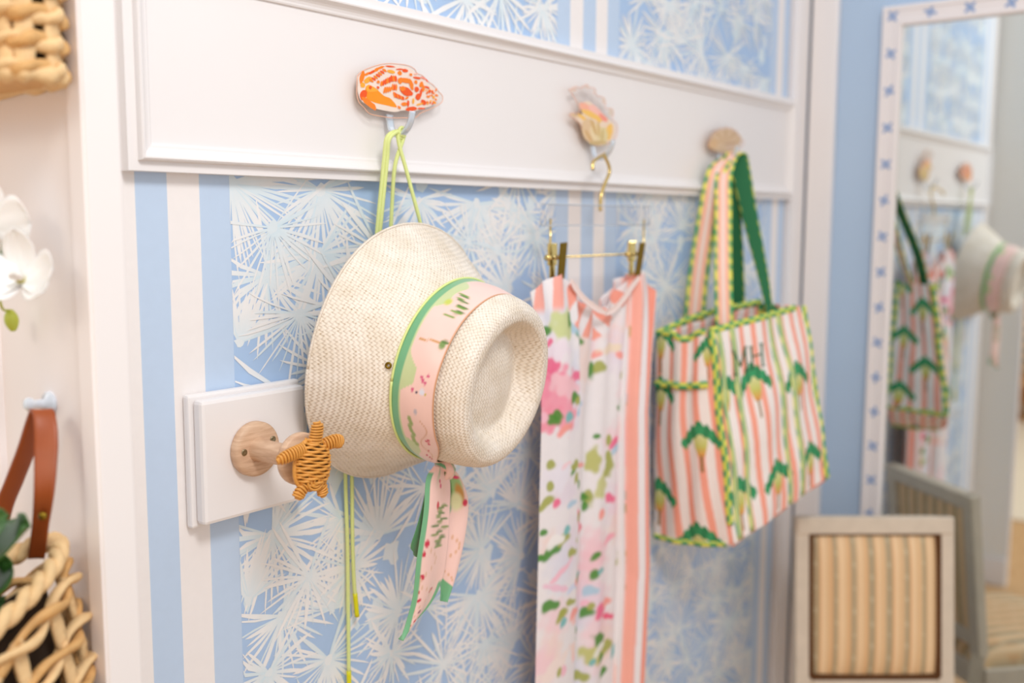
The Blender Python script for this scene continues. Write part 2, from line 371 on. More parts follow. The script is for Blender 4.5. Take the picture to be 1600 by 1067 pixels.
def palm_panel(lo, hi, seeds):
    for x in np.arange(lo+.02, hi, .085):
        for z in np.arange(Z0+.03, Z1, .085):
            if rnd.random() < .45: blotch(x+rnd.uniform(-.03, .03), z+rnd.uniform(-.03, .03), rnd.uniform(.02, .038), lo, hi)
    pts = [(s[0], s[1]) for s in seeds]
    g = .104; jj = 0
    for z in np.arange(Z0+.02, Z1, g):
        jj += 1
        for ii, x in enumerate(np.arange(lo+.01+(jj % 2)*g*.5, hi+.02, g)):
            p = (x+rnd.uniform(-.022, .022), z+rnd.uniform(-.022, .022))
            if all((p[0]-q[0])**2+(p[1]-q[1])**2 > .064**2 for q in pts):
                pts.append(p); a = rnd.choice([PI/2, -PI/2, -PI/2, rnd.uniform(0, 6.28)]); sp_ = rnd.uniform(2.0, 3.1)
                fan(*p, rnd.uniform(.085, .14), a-sp_, a+sp_, rnd.randint(17, 26), lo, hi, rnd.uniform(.3, .8), rnd.uniform(.0021, .0033), 12+(jj % 3)*3+ii % 3)
    for i, s in enumerate(seeds): fan(*s, lo, hi, .6, .0027, i % 12)
def seed(px, py, R, adeg, spread, n):
    p = atY(px, py, 0); return (p[0], p[2], R, math.radians(adeg-spread), math.radians(adeg+spread), n)
seeds = [seed(361, 284, .15, -45, 62, 26), seed(417, 430, .115, -50, 150, 32), seed(374, 535, .10, 70, 60, 18), seed(500, 296, .13, -90, 120, 30),
         seed(425, 836, .125, -60, 150, 34), seed(388, 938, .10, 70, 60, 20), seed(440, 962, .105, -60, 140, 28), seed(518, 952, .10, 90, 95, 28),
         seed(592, 836, .115, 110, 110, 30), seed(622, 956, .115, 150, 120, 28), seed(513, 1030, .11, -80, 150, 28), seed(611, 1020, .08, -90, 160, 26),
         seed(535, 815, .09, 200, 90, 22), seed(655, 312, .09, -90, 110, 24), seed(745, 318, .12, -95, 100, 28), seed(500, 395, .11, -70, 130, 30),
         seed(815, 330, .10, -110, 110, 26), seed(790, 452, .12, 160, 130, 30), seed(752, 860, .11, 170, 140, 32), seed(748, 930, .14, -80, 120, 34), seed(815, 868, .12, 160, 90, 26),
         seed(770, 770, .11, 120, 90, 26), seed(800, 1010, .12, 140, 110, 30), seed(700, 780, .10, 10, 120, 26), seed(580, 730, .10, 60, 110, 26)]
palm_panel(.856, 1.606, seeds)
palm_panel(1.824, 2.560, [])
part('wallpaper', np.concatenate(ink.v), ink.f, M_PAPER, wb, cols=np.concatenate(ink.c), smooth=False)

# picture rail board with mitred moulding, and plain edge trims
def mitred(rect, prof, m, parent):
    """rect (x0,z0,x1,z1) outer edge on the papered wall; prof list (inset, height off wall). One mesh per side."""
    x0, z0, x1, z1 = rect
    ring = lambda d: [(x0+d, z0+d), (x1-d, z0+d), (x1-d, z1-d), (x0+d, z1-d)]
    for s in range(4):
        P = np.array([[(ring(d)[k][0], D-h, ring(d)[k][1]) for d, h in prof] for k in (s, (s+1) % 4)])
        v, f = grid(P); part('moulding', v, f, m, parent, smooth=False)
bx0, bx1, bz0, bz1 = .697, 2.682, 1.7075, 1.975
rail = structure('trim_1', *box2(V(bx0+.03, D-.014, bz0+.028), V(bx1-.03, D-.001, bz1-.028)), M_TRIM, smooth=False)
prof = [(0, 0), (0, .0185), (.0005, .019), (.012, .019), (.0128, .0195), (.0132, .024), (.0142, .0275), (.016, .029), (.0182, .0285), (.020, .026), (.0225, .0225), (.0255, .020), (.029, .0185), (.0315, .0182), (.0335, .0172), (.0342, .014)]
mitred((bx0, bz0, bx1, bz1), prof, M_TRIM, rail)
structure('trim_2', *box2(V(2.683, D-.024, .14), V(XR-.022, D-.001, 2.8), .004), M_TRIM, smooth=False)
y0, y1 = atX(1266.5, 100, XR-.025)[1], atX(1306, 100, XR-.025)[1]
structure('trim_3', *box2(V(XR-.025, y1, 0), V(XR-.0005, y0, 2.9), .004), M_TRIM, smooth=False)

# ================================================================== WHITE PLAQUE AND TURTLE PEG
pA = atY(283, 612, 0); pB = atY(466, 590, .012); pz0 = atY(304, 824, .0)[2]
plx0, plx1, plz0, plz1 = pA[0], pA[0]+.186, pz0+.003, pA[2]-.004
plq = empty('wall_plaque', (plx0, D, plz0), 'square white stepped-edge board fixed over the blue wallpaper behind the wicker turtle', 'plaque')
part('back_board', *box2(V(plx0, D-.014, plz0), V(plx1, D-.0012, plz1), .0035), M_TRIM, plq, smooth=False)
part('front_board', *box2(V(plx0+.006, D-.034, plz0+.006), V(plx1-.006, D-.0135, plz1-.006), .0055), M_TRIM, plq, smooth=False)
kx, kz = atY(404, 702, .047)[[0, 2]]
peg = empty('turtle_peg', (kx, D-.034, kz), 'round maple wall peg with a woven rattan turtle on its outer end, on white plaque', 'wall peg')
out = V(0, -1, 0); c0 = V(kx, D-.0342, kz)
v, f = lathe([(0, 0), (.036, 0), (.0375, .002), (.0375, .0095), (.0355, .0125), (.030, .0135), (0, .0135)], c0, out, 48); part('base_disc', v, f, M_PEG, peg)
v, f = lathe([(.0165, .0135), (.0150, .02), (.0145, .085), (.0155, .092)], c0, out, 32); part('stem', v, f, M_PEG, peg)
v, f = lathe([(0, .091), (.030, .091), (.034, .093), (.0345, .096), (.0345, .101), (.032, .1035), (0, .1035)], c0, out, 48); part('end_disc', v, f, M_PEG, peg)
for sx, sz in ((-.024, .0), (.024, .010)):
    o = c0+V(sx, -.0135, sz); v, f = lathe([(.0045, 0), (.0045, .0008), (.0035, .0014), (.0012, .0006), (0, .0002)], o, out, 16); s_ = part('screw', v, f, M_SCREW, peg); s_['label'] = 'dull steel screw head'
# turtle of coiled rattan: shell rows and wrapped limbs
tb = c0+V(-.001, -.118, -.004)     # centre of shell
ex, ez, ey = nrm(V(.985, 0, -.10)), nrm(V(.10, 0, .985)), V(0, -1, 0)
L2, W2 = .0325, .0265
sh = MB()
P = []
for i in range(15):
    t = -1+2*i/14; hw = W2*math.sqrt(max(0, 1-abs(t)**2.6))
    row = [tb+ez*(t*L2)+ex*(hw*math.cos(a))+ey*(.001+.0135*math.sqrt(max(0, 1-abs(t)**2.6))*math.sin(a)) for a in np.linspace(0, PI, 15)]
    P.append(row)
v, f = grid(np.array(P)); body = part('shell', v, f, M_DARK, peg); body['label'] = 'dark sheet painted as the shade between the rattan rows'  # dark brown surface under the weave paints the shade in its gaps
wv = MB()
nr = 15
for i in range(nr):
    t = -.93+1.86*i/(nr-1); q = math.sqrt(max(.02, 1-abs(t)**2.6)); pts = []
    for j, a in enumerate(np.linspace(0, PI, 33)):
        und = .0016*math.sin(a*6+i*PI)
        pts.append(tb+ez*(t*L2+.0007*math.sin(a*6+i*PI+1.2)-.003*math.cos(a))+ex*(W2*1.03*q*math.cos(a))+ey*(.003+.0145*q*math.sin(a)+und))
    wv.add(*tube(pts, .00200, 7))
for s in (-1, 1):
    pts = [tb+ez*(t*L2*1.02)+ex*(s*W2*1.04*math.sqrt(max(0, 1-abs(t)**2.6)))+ey*.003 for t in np.linspace(-1, 1, 25)]
    wv.add(*tube(pts, .0030, 7))
for rr_ in (.0035, .0075, .0115):
    pts = [tb+ez*(-L2*.62+rr_*math.sin(a))+ex*(rr_*1.1*math.cos(a))+ey*(.0155-rr_*.25) for a in np.linspace(0, 2*PI, 20)]
    wv.add(*tube(pts, .0019, 6))
wv.put('shell_weave', M_RATTAN, peg)
def limb(name, pts, w0, w1, wraps):
    m = MB(); p = spline(pts, 24); T, N, B = frames(p, up=ey)
    prof_ = [w0+(w1-w0)*t for t in np.linspace(0, 1, 24)]; prof_ = [a*min(1, 1.0*math.sqrt(max(.03, 1-max(0, (i-17)/6.2)**2))) for i, a in enumerate(prof_)]
    m.add(*tube(p, np.array(prof_)*.86, 10, flat=.55, up=ey))
    hel = []
    n = wraps*14
    for k in range(n+1):
        u = k/n*(23); i = min(22, int(u)); fr = u-i; c = p[i]*(1-fr)+p[i+1]*fr; a = 2*PI*wraps*k/n; r = prof_[i]*(1-fr)+prof_[i+1]*fr
        hel.append(c+N[i]*r*math.cos(a)+B[i]*r*.62*math.sin(a))
    m.add(*tube(hel, .00165, 5)); m.put(name, M_RATTAN, peg)
limb('head', [tb+ez*.027+ey*.006, tb+ez*.042+ex*.001+ey*.008, tb+ez*.056+ex*.001+ey*.009], .0095, .0080, 8)
limb('flipper', [tb+ez*.021-ex*.016+ey*.006, tb+ez*.017-ex*.038+ey*.009, tb+ez*.010-ex*.062+ey*.009], .0085, .0070, 11)
limb('flipper', [tb+ez*.024+ex*.018+ey*.004, tb+ez*.028+ex*.036+ey*.005, tb+ez*.025+ex*.050+ey*.004], .0080, .0085, 8)
limb('flipper', [tb-ez*.025-ex*.010+ey*.006, tb-ez*.034-ex*.020+ey*.007, tb-ez*.041-ex*.024+ey*.006], .0075, .0080, 6)
limb('flipper', [tb-ez*.024+ex*.014+ey*.004, tb-ez*.034+ex*.020+ey*.004, tb-ez*.044+ex*.022+ey*.003], .0070, .0075, 6)

# ================================================================== ACRYLIC SHELL HOOKS
def shell_hook(org, sc, outline, off, label, hookpts, hw, name='shell_hook'):
    """outline given in a tracing frame org + p/sc, laid on a plane `off` in front of the wall"""
    q = lambda x, y, o=off: atY(org[0]+x/sc, org[1]+y/sc, o)
    P = spline(np.array([q(*p) for p in outline]+[q(*outline[0])]), len(outline)*3)[:-1]; P[:, 1] = D-off
    c = P.mean(0)
    root = empty(name, (c[0], D-.0145, P[:, 2].min()), label, 'wall hook', 'acrylic shell hooks')
    v, f = plate(P, V(0, -1, 0), .006, .0012); pl = part('acrylic_plate', v, f, M_ACRYL, root, smooth=False); pl['label'] = 'clear acrylic plate cut to the shell outline'
    E_ = P.copy(); E_[:, 1] -= .0055; E_ = np.vstack([E_, E_[:2]]); v, f = tube(E_, .0007, 5); part('printed_outline', v, f, M_EDGE, root)
    v, f = lathe([(0, 0), (.012, 0), (.012, D-.0145-P[0, 1]), (0, D-.0145-P[0, 1])], V(c[0], D-.0145, c[2]), V(0, -1, 0), 24); part('stand_off', v, f, M_ACRYL, root)
    pts = spline(np.array(hookpts), 28)
    v, f, _ = ribbon(pts, V(1, 0, 0), np.linspace(hw, hw*.75, 28), 5, .004); h = part('hook_arm', v, f, M_ACRYLB, root); h['label'] = 'pale blue curved hook'
    return root, q
def blobs(root, q, off, base, items, name='shell_print'):
    m = MB(); k = 0
    def poly(pts, col, o):
        P = np.array([q(*p, off) for p in pts]); P[:, 1] = D-o
        c = P.mean(0); n = len(P); Vv = np.vstack([P, c]); m.add(Vv, [(i, (i+1) % n, n) for i in range(n)], col)
    oo = off+.0062
    items = [(a, b, c*1.14, d*1.14, e, f_) for a, b, c, d, e, f_ in items]
    for outline, col in base:
        s = spline(np.array([(a, b, 0) for a, b in outline]+[(outline[0][0], outline[0][1], 0)]), len(outline)*4)[:-1, :2]; poly(s, col, oo); oo += .00015
    for cx, cy, a, b, rot, col in items:
        n = 12; t = np.linspace(0, 2*PI, n, endpoint=False); r_ = math.radians(rot); jj = [rnd.uniform(.85, 1.15) for _ in range(n)]
        X = a*np.cos(t)*jj; Y = b*np.sin(t)*jj
        poly(np.column_stack([cx+X*math.cos(r_)-Y*math.sin(r_), cy+X*math.sin(r_)+Y*math.cos(r_)]), col, oo); oo += .00001
    return m.put(name, M_PRINT, root, smooth=False)
OFF = .026
h1 = atY(612, 208, OFF)
HX1 = h1[0]
def jhook(X, ztop, zbot, reach=.048, start=OFF):
    return [V(X, D-start+.001, ztop), V(X, D-start-.0015, ztop-.016), V(X, D-start-.005, zbot+.010), V(X, D-start-.018, zbot), V(X, D-start-.034, zbot+.008), V(X, D-start-reach+.004, zbot+.022), V(X, D-start-reach, zbot+.036)]
z1 = atY(612, 212, OFF+.02)[2]
o1 = [(118, 240), (180, 178), (340, 112), (480, 82), (600, 84), (760, 104), (850, 150), (885, 205), (960, 240), (1025, 310), (1095, 360), (1160, 440), (1205, 488), (1212, 540), (1185, 590), (1060, 660), (930, 712), (860, 770), (700, 775), (560, 775), (400, 752), (275, 722), (205, 645), (142, 580), (112, 480), (112, 340)]
r1, q1 = shell_hook((540, 90), 8.206, o1, OFF, 'orange spotted clear acrylic seashell hook holding the straw hat cord', jhook(HX1-.004, atY(600, 178, OFF)[2], z1), .0065)
OR, OD, YE, CR = S(252, 132, 26), S(240, 88, 18), S(252, 172, 54), S(242, 222, 208)
body1 = [(122, 250), (190, 190), (345, 122), (480, 95), (600, 96), (745, 120), (830, 165), (880, 225), (960, 262), (1010, 330), (1080, 380), (1145, 460), (1150, 530), (1080, 610), (960, 650), (840, 690), (700, 680), (600, 700), (450, 680), (330, 650), (220, 600), (150, 540), (118, 430), (120, 330)]
it = [(170, 255, 28, 70, 15, OR), (180, 355, 30, 32, 0, YE), (185, 480, 40, 60, 15, OD), (260, 590, 110, 34, 40, OR),
      (250, 290, 55, 30, -30, YE), (235, 215, 40, 14, -30, OR), (300, 190, 50, 16, -28, OD), (390, 140, 60, 14, -18, OR), (355, 165, 30, 16, -25, OR),
      (530, 118, 55, 9, 5, OD), (650, 155, 42, 9, 0, OD), (720, 172, 34, 20, 10, OD), (655, 205, 28, 26, 20, OR), (545, 185, 50, 20, 10, YE)]
for k in range(7): it.append((290+k*28, 300-k*22, 13, 30, -55, OD if k % 2 else OR))
for k in range(8): it.append((420+k*26, 340-min(k, 5)*13, 14, 32+k, 8-k*2, OD if k % 3 else OR))
for k in range(4): it.append((460+k*26, 420-k*4, 12, 40-k*2, 12, OR))
for k in range(3): it.append((565+k*22, 385, 11, 38, 0, OD if k == 1 else OR))
for k in range(6): it.append((585+k*22, 480+k*9, 12, 34-k*2, -15, OD if k % 2 else OR))
it += [(660, 300, 28, 36, 10, OR), (740, 300, 70, 30, 10, OR), (800, 350, 22, 62, -14, OR), (735, 435, 82, 46, 35, OD), (690, 400, 34, 28, 0, OR), (710, 600, 34, 24, 0, OR), (760, 590, 14, 36, 0, OD), (860, 320, 18, 22, -20, OR),
       (870, 410, 26, 30, 0, OD), (885, 505, 28, 36, 0, OD), (930, 350, 24, 32, 20, OR), (955, 400, 16, 40, 5, OR), (925, 450, 14, 50, 8, OD), (875, 265, 42, 13, 10, OD), (860, 215, 24, 8, 0, S(250, 190, 170)), (950, 265, 34, 10, 25, S(250, 150, 130)),
       (960, 575, 36, 26, 40, OD), (910, 600, 40, 10, -15, YE), (930, 655, 46, 10, 0, OD), (800, 662, 60, 26, -8, OD), (825, 560, 12, 30, 0, YE), (1000, 300, 26, 8, 50, OD), (1005, 385, 32, 12, 20, OD)]
for k in range(26): it.append((1060+rnd.uniform(-70, 70), 500+rnd.uniform(-85, 95), rnd.uniform(9, 20), rnd.uniform(6, 12), rnd.uniform(0, 180), rnd.choice([OR, OR, YE, OD])))
rs = random.Random(4)
for _ in range(400):
    x_, y_ = rs.uniform(240, 1120), rs.uniform(120, 660)
    if y_ > 135+.80*max(0, x_-740) and y_ < 690-.25*max(0, x_-800) and ((x_-640)/500)**2+((y_-390)/270)**2 < .92 and not (y_ > 380+.45*(x_-260) and x_ < 640) and all(abs(x_-a)*.8 < 900 and ((x_-a)/(c+26))**2+((y_-b)/(d+24))**2 > 1.25 for a, b, c, d, *_r in it):
        it.append((x_, y_, rs.uniform(12, 24), rs.uniform(10, 17), rs.uniform(-30, 60), rs.choice([OR, OR, OD])))
blobs(r1, q1, OFF, [(body1, CR), ([(215, 400), (260, 360), (340, 390), (450, 490), (540, 530), (620, 640), (480, 615), (330, 580), (240, 530), (210, 470)], S(252, 150, 16)), ([(215, 380), (260, 352), (330, 390), (380, 430), (250, 440)], YE)], it)

# second shell: frilled murex, pinned mid rail
h2 = atY(940, 246, OFF+.02); z2 = h2[2]
o2 = [(80, 105), (130, 80), (170, 92), (215, 62), (245, 85), (285, 95), (300, 150), (355, 165), (370, 205), (365, 250), (420, 255), (432, 300), (420, 340), (455, 370), (462, 430), (440, 500), (390, 530), (300, 548), (235, 520), (195, 460), (160, 370), (90, 315), (95, 290), (160, 285), (150, 220), (110, 150)]
h2a = atY(930, 228, OFF)
r2, q2 = shell_hook((870, 120), 5.083, o2, OFF, 'frilled peach and yellow clear acrylic seashell hook holding the gold clip hanger', jhook(atY(940, 240, OFF+.022)[0], atY(930, 214, OFF)[2], z2-.004), .0065)
PK, GO, TAN = S(250, 178, 150), S(246, 196, 96), S(226, 192, 150)
it = [(90+k*1.0, 0, 0, 0, 0, PK) for k in range(0)]
it += [(215, 250, 66, 30, 35, PK), (290, 280, 70, 26, 45, S(250, 190, 176)), (345, 325, 40, 18, 45, S(248, 150, 130)), (245, 300, 66, 22, 30, GO), (300, 330, 42, 18, 45, GO), (395, 435, 24, 60, 8, GO), (190, 330, 50, 14, 35, GO), (120, 310, 32, 10, 20, TAN),
       (240, 430, 60, 90, -18, TAN), (300, 450, 46, 80, -10, S(236, 212, 166)), (345, 470, 40, 62, 0, S(226, 206, 152)), (270, 400, 12, 60, -20, S(212, 172, 110)), (310, 420, 10, 60, -5, S(214, 178, 116)), (230, 470, 12, 50, -30, S(210, 168, 110)), (340, 470, 8, 50, 5, S(206, 178, 112)),
       (300, 525, 60, 16, -5, S(206, 176, 120)), (110, 108, 28, 12, -20, S(226, 200, 186)), (220, 85, 24, 12, 10, S(226, 204, 192)), (280, 120, 12, 22, 0, S(228, 206, 196)), (350, 190, 14, 24, 0, S(226, 204, 190)), (405, 285, 18, 24, 0, S(222, 204, 188))]
blobs(r2, q2, OFF, [([(165, 215), (230, 195), (300, 250), (360, 310), (440, 390), (430, 480), (380, 525), (290, 540), (230, 500), (190, 430), (165, 370), (110, 310), (180, 300)], S(240, 214, 190))], it)

# third shell: ribbed tan cockle
h3 = atY(1136, 252, OFF+.02); z3 = h3[2]
o3 = [(140, 470), (170, 400), (230, 300), (330, 240), (480, 215), (580, 250), (650, 320), (700, 400), (740, 440), (700, 520), (620, 600), (500, 640), (380, 640), (250, 610), (170, 560)]
r3, q3 = shell_hook((1090, 180), 10.67, o3, OFF, 'small tan ribbed clear acrylic seashell hook holding the striped tote bag straps', jhook(atY(1136, 252, OFF+.022)[0], atY(1128, 238, OFF)[2], z3-.002), .008)
it = []
for k in range(9):
    a = math.radians(195-k*21); it.append((430+150*math.cos(a), 450-130*math.sin(a), 120, 13, -math.degrees(a), S(204, 164, 122) if k % 2 else S(222, 190, 152)))
it += [(220, 480, 60, 80, 20, S(216, 176, 130)), (510, 470, 110, 12, -8, S(190, 150, 118)), (540, 530, 90, 20, -5, S(214, 184, 164))]
blobs(r3, q3, OFF, [([(150, 470), (180, 400), (240, 305), (335, 250), (480, 228), (570, 262), (640, 330), (690, 405), (650, 520), (580, 590), (490, 620), (380, 620), (260, 590), (180, 545)], S(216, 184, 148))], it)

# ================================================================== STRAW HAT (axis n points out of the brim, crown towards the room)
HO = V(1.1163, 1.1028-.014, 1.4476)
HN = nrm(V(.0874, -.9803, -.1771)); HH = nrm(V(-.9961, -.0888, 0)); HU = np.cross(HN, HH); HU = HU if HU[2] > 0 else -HU
def hp(r, h, a): return HO+h*HN+r*(math.cos(a)*HH+math.sin(a)*HU)
hat = empty('straw_hat', HO, 'wide-brimmed pale woven straw sun hat hanging by its lime cord on the wall', 'hat')
def revolve(prof, uvf, name, nseg=128, wob=None):
    a = np.linspace(-PI, PI, nseg+1); prof = np.array(prof); arc = np.concatenate([[0], np.cumsum(np.hypot(*np.diff(prof, axis=0).T))])
    P = np.zeros((len(prof), nseg+1, 3)); UVv = np.zeros((len(prof), nseg+1, 2))
    for i, (r, h) in enumerate(prof):
        for j, t in enumerate(a):
            dr, dh = wob(r, h, t) if wob else (0, 0)
            P[i, j] = hp(r+dr, h+dh, t); UVv[i, j] = uvf(r, h, t, arc[i])
    v, f = grid(P); return put(name, v, f, M_STRAW, hat, uvs=UVv.reshape(-1, 2))
s2 = math.sqrt(.5)
pl_uv = lambda r, h, t, s: (r*math.cos(t), r*math.sin(t))
prof = spline([(.2000, .0, 0), (.194, .010, 0), (.182, .030, 0), (.166, .054, 0), (.150, .078, 0), (.1375, .094, 0), (.1345, .100, 0)], 30)[:, :2]
inner = prof[::-1]-np.array([.0022, .0016]); edge = np.array([(.2006, -.0012), (.1998, -.0022)])
bp = np.vstack([inner, edge[::-1], prof])
def bw(r, h, t):
    k = max(0, (r-.14)/.06); return .003*k*math.sin(2*t+.6), k*(.004*math.sin(3*t+1.0))
def brim_uv(r, h, t, s):
    q = .1345+(.2-.1345)*(r-.1345)/(.0655)*1.45; return (q*math.cos(t-.7), q*math.sin(t-.7))
revolve(bp, brim_uv, 'brim', 160, bw)
# edge roll of the brim
v, f = tube(np.array([hp(.2005+bw(.2, 0, t)[0], bw(.2, 0, t)[1]-.0008, t) for t in np.linspace(0, 2*PI, 160)]), .0022, 8)
uvh = np.column_stack([np.arange(len(v))*.002, np.arange(len(v)) % 8*.002]); put('brim_edge', v, f, M_STRAW, hat, uvs=uvh)
cp = spline([(.1350, .092, 0), (.1335, .104, 0), (.1310, .130, 0), (.1275, .155, 0), (.1235, .175, 0), (.1185, .190, 0), (.1105, .1985, 0), (.1010, .2010, 0), (.0910, .1995, 0), (.0810, .1920, 0), (.0735, .1800, 0), (.0660, .1735, 0), (.045, .1765, 0), (.02, .1795, 0), (.0005, .180, 0)], 70)[:, :2]
def cw(r, h, t):
    k = sstep(.10, .19, h); d = sstep(.096, .078, r)
    return (-.004*k*math.cos(2*t)-.002*k*math.cos(t))*min(1, r/.06), -.010*d*max(0, math.cos(t-2.6))*min(1, r/.05)*sstep(.03, .075, r)
def crown_uv(r, h, t, s):
    if s < .118: u, v_ = t*.126, s; return ((u+v_)*s2, (u-v_)*s2)
    q = r; return (q*math.cos(t-.7), q*math.sin(t-.7))
side = [p for p in cp]
arc = np.concatenate([[0], np.cumsum(np.hypot(*np.diff(cp, axis=0).T))]); k = int(np.searchsorted(arc, .118))
# side and top of the crown share one mesh; the weave turns at the top ring
a = np.linspace(-PI, PI, 145); P1 = np.array([[hp(r+cw(r, h, t)[0], h+cw(r, h, t)[1], t) for t in a] for r, h in cp])
U1 = np.array([[((t*.126+s)*s2, (t*.126-s)*s2) for t in a] for (r, h), s in zip(cp[:k+1], arc[:k+1])]); U2 = np.array([[(r*1.05*math.cos(t-.7), r*1.05*math.sin(t-.7)) for t in a] for r, h in cp[k:]])
va, fa = grid(P1[:k+1]); vb, fb = grid(P1[k:]); put('crown', np.vstack([va, vb]), fa+[[i+len(va) for i in q] for q in fb], M_STRAW, hat, uvs=np.vstack([U1.reshape(-1, 2), U2.reshape(-1, 2)]))

# lime chin cord: loops over the shell hook, runs behind the brim, tipped ends hang below
hk = V(HX1-.004, D-OFF-.020, z1+.0045)
def cord(pts, n=60, r=.0031): return tube(spline(np.array(pts), n), r, 8)
ct = MB()
def up_strand(px, py, dx, dy): return hp(.0, 0, 0)*0+atY(px, py, .06)
tl = [atY(590, 372, .055), atY(611, 372, .055), atY(664, 372, .075)]
yk = lambda p, off: V(p[0], D-off, p[2])
ct.add(*cord([yk(atY(586, 400, .03), .03), atY(592, 330, .035), atY(600, 250, .042), atY(605, 214, .047), hk+V(-.002, 0, .003), hk+V(.003, -.006, -.004)], 40))
ct.add(*cord([yk(atY(590, 400, .03), .03), atY(597, 330, .038), atY(605, 250, .045), atY(609, 216, .050), hk+V(.001, -.004, .004), hk+V(.005, -.006, -.006)], 40))
ct.add(*cord([hk+V(-.004, .002, -.003), hk+V(0, -.003, .004), hk+V(.005, -.004, -.006), atY(617, 260, .045), atY(612, 330, .035), yk(atY(609, 400, .03), .03)], 40))
ct.add(*cord([hk+V(-.003, -.006, -.004), hk+V(.002, -.008, .003), atY(622, 216, .05), atY(636, 270, .055), atY(652, 330, .06), atY(667, 385, .062)], 40))
for k_ in range(3):   # knot wraps
    ang = np.linspace(0, 2*PI, 20); ct.add(*tube(np.array([hk+V(.008*math.cos(t)*.8, -.002-.002*k_, .0065*math.sin(t)-.004+.003*k_) for t in ang]), .0026, 8))
ct.put('cord_loop', M_CORD, hat)['label'] = 'lime green cord looped on the hook'
e1 = [yk(atY(540, 700, .016), .016), yk(atY(540, 760, .012), .012), yk(atY(543, 850, .010), .010), yk(atY(544, 950, .010), .010), yk(atY(545, 1052, .010), .010)]
e2 = [yk(atY(549, 700, .020), .020), yk(atY(550, 760, .016), .016), yk(atY(551, 850, .014), .014), yk(atY(553, 905, .013), .013), yk(atY(555, 930, .013), .013)]
for e, tip in ((e1, yk(atY(546, 1092, .010), .010)), (e2, yk(atY(558, 963, .013), .013))):
    v, f = cord(e, 40, .0030); c_ = put('cord_end', v, f, M_CORD, hat); c_['label'] = 'lime cord end hanging below the brim'
    v, f = tube(np.array([e[-1]+(tip-e[-1])*t for t in np.linspace(-.1, 1, 8)]), .0038, 10); c2 = put('cord_tip', v, f, M_CORDTIP, c_); c2['label'] = 'bright yellow moulded cord tip'
# thin cord round the crown base
v, f = tube(np.array([hp(.1378, .0985, t) for t in np.linspace(0, 2*PI, 120)]), .0019, 8); put('band_cord', v, f, M_CORD, hat)['label'] = 'lime cord round the base of the crown'
v, f = lathe([(.004, 0), (.005, .001), (.0035, .002), (.002, .001), (.0018, 0)], hp(.1425, .092, .15), nrm(hp(.2, .092, .15)-hp(.1, .05, .15)), 16); put('eyelet', v, f, M_BRASS, hat)['label'] = 'small brass eyelet in the brim'

# ================================================================== SILK SCARF round the crown
SPK, SGR, SDG, SLG, SRD = S(246, 206, 196), S(112, 176, 130), S(86, 122, 52), S(198, 210, 156), S(206, 30, 66)
SBR = S(204, 150, 90)
def spots(A, B, c, lst):
    for u0, v0, ru, rv, col, soft in lst:
        d = np.sqrt(((A-u0)/ru)**2+((B-v0)/rv)**2); k = sstep(1+soft, 1-soft, d)[..., None]; c = c*(1-k)+np.asarray(col)*k
    return c
knot_a = -PI/2+.10
na, nh = 260, 60
AA = np.linspace(-PI, PI, na)
scarf = empty('silk_scarf', hp(.135, .1, knot_a), 'pink botanical silk scarf with green border tied round the straw hat crown', 'scarf')
def crown_r(h): return float(np.interp(h, cp[:40, 1], cp[:40, 0]))
P = np.zeros((nh, na, 3)); Cc = np.zeros((nh, na, 3)); 
lastw = None
for j, t in enumerate(AA):
    d = abs((t-knot_a+PI) % (2*PI)-PI)               # angle from knot
    k = sstep(.05, .85, d); h0 = .1000+(.007)*(1-k); h1_ = h0+.016+(.050)*k
    for i in range(nh):
        s = i/(nh-1); h = h0+(h1_-h0)*s
        puff = .0022+.0035*math.sin(PI*s)**.6*(1-k*.6)+.0008*math.sin(9*t+7*s)*(1-.5*k)
        P[i, j] = hp(crown_r(h)+puff, h, t)
A2 = np.tile(AA, (nh, 1)); Sg = np.tile(np.linspace(0, 1, nh)[:, None], (1, na))
Cc[:] = SPK
lean = .205+.012*np.sin(A2*5)
land = lean+.02+.27*np.clip(np.sin(A2*6.2+.6)+.35*np.sin(A2*15), 0, 1); kk = sstep(land+.02, land-.02, Sg)[..., None]; Cc = Cc*(1-kk)+SLG*kk                                  # pale green land shapes
kk = sstep(lean+.0, lean-.05, Sg)[..., None]; Cc = Cc*(1-kk)+SGR*kk                                     # green border
lst = []
for k_ in range(11):                                                                                       # palm frond near the top
    aa = .84+k_*.034; lst.append((aa, .66+.10*math.sin(k_*.5)+.05*(k_ % 2), .011, .14, SDG if k_ % 2 else S(120, 156, 60), .3))
lst += [(1.00, .42, .05, .08, S(198, 206, 86), .5)]
for k_ in range(9): lst.append((.50+.003*k_, .36+.055*k_, .012, .035, SBR, .3))
lst += [(.51, .86, .05, .07, S(120, 150, 80), .5), (.55, .90, .02, .09, SDG, .4)]
for a0_, s0_ in ((.10, .70), (.13, .66), (.08, .76), (.16, .80), (-.02, .50), (-.62, .74), (-.66, .78), (-.60, .80), (-.80, .72), (-.90, .66), (-.95, .74), (-1.0, .80), (-1.10, .72), (-1.15, .80)):
    lst.append((a0_, s0_, .020, .035, SRD if a0_ < -.5 else S(216, 84, 130), .4))
lst += [(-.02, .72, .035, .06, S(226, 226, 240), .4), (-.03, .60, .012, .03, S(60, 60, 90), .4), (-.04, .80, .012, .02, S(200, 180, 70), .4), (-.25, .60, .03, .04, S(190, 180, 190), .5)]
for k_ in range(26): lst.append((-.35-.025*k_, .70+.12*math.sin(k_*.35), .016, .02, S(226, 176, 150), .4))
for k_ in range(8): lst.append((-.35-.05*k_, .44+.03*math.sin(k_*2), .035, .05, S(150, 170, 90), .5))
Cc = spots(A2, Sg, Cc, lst)
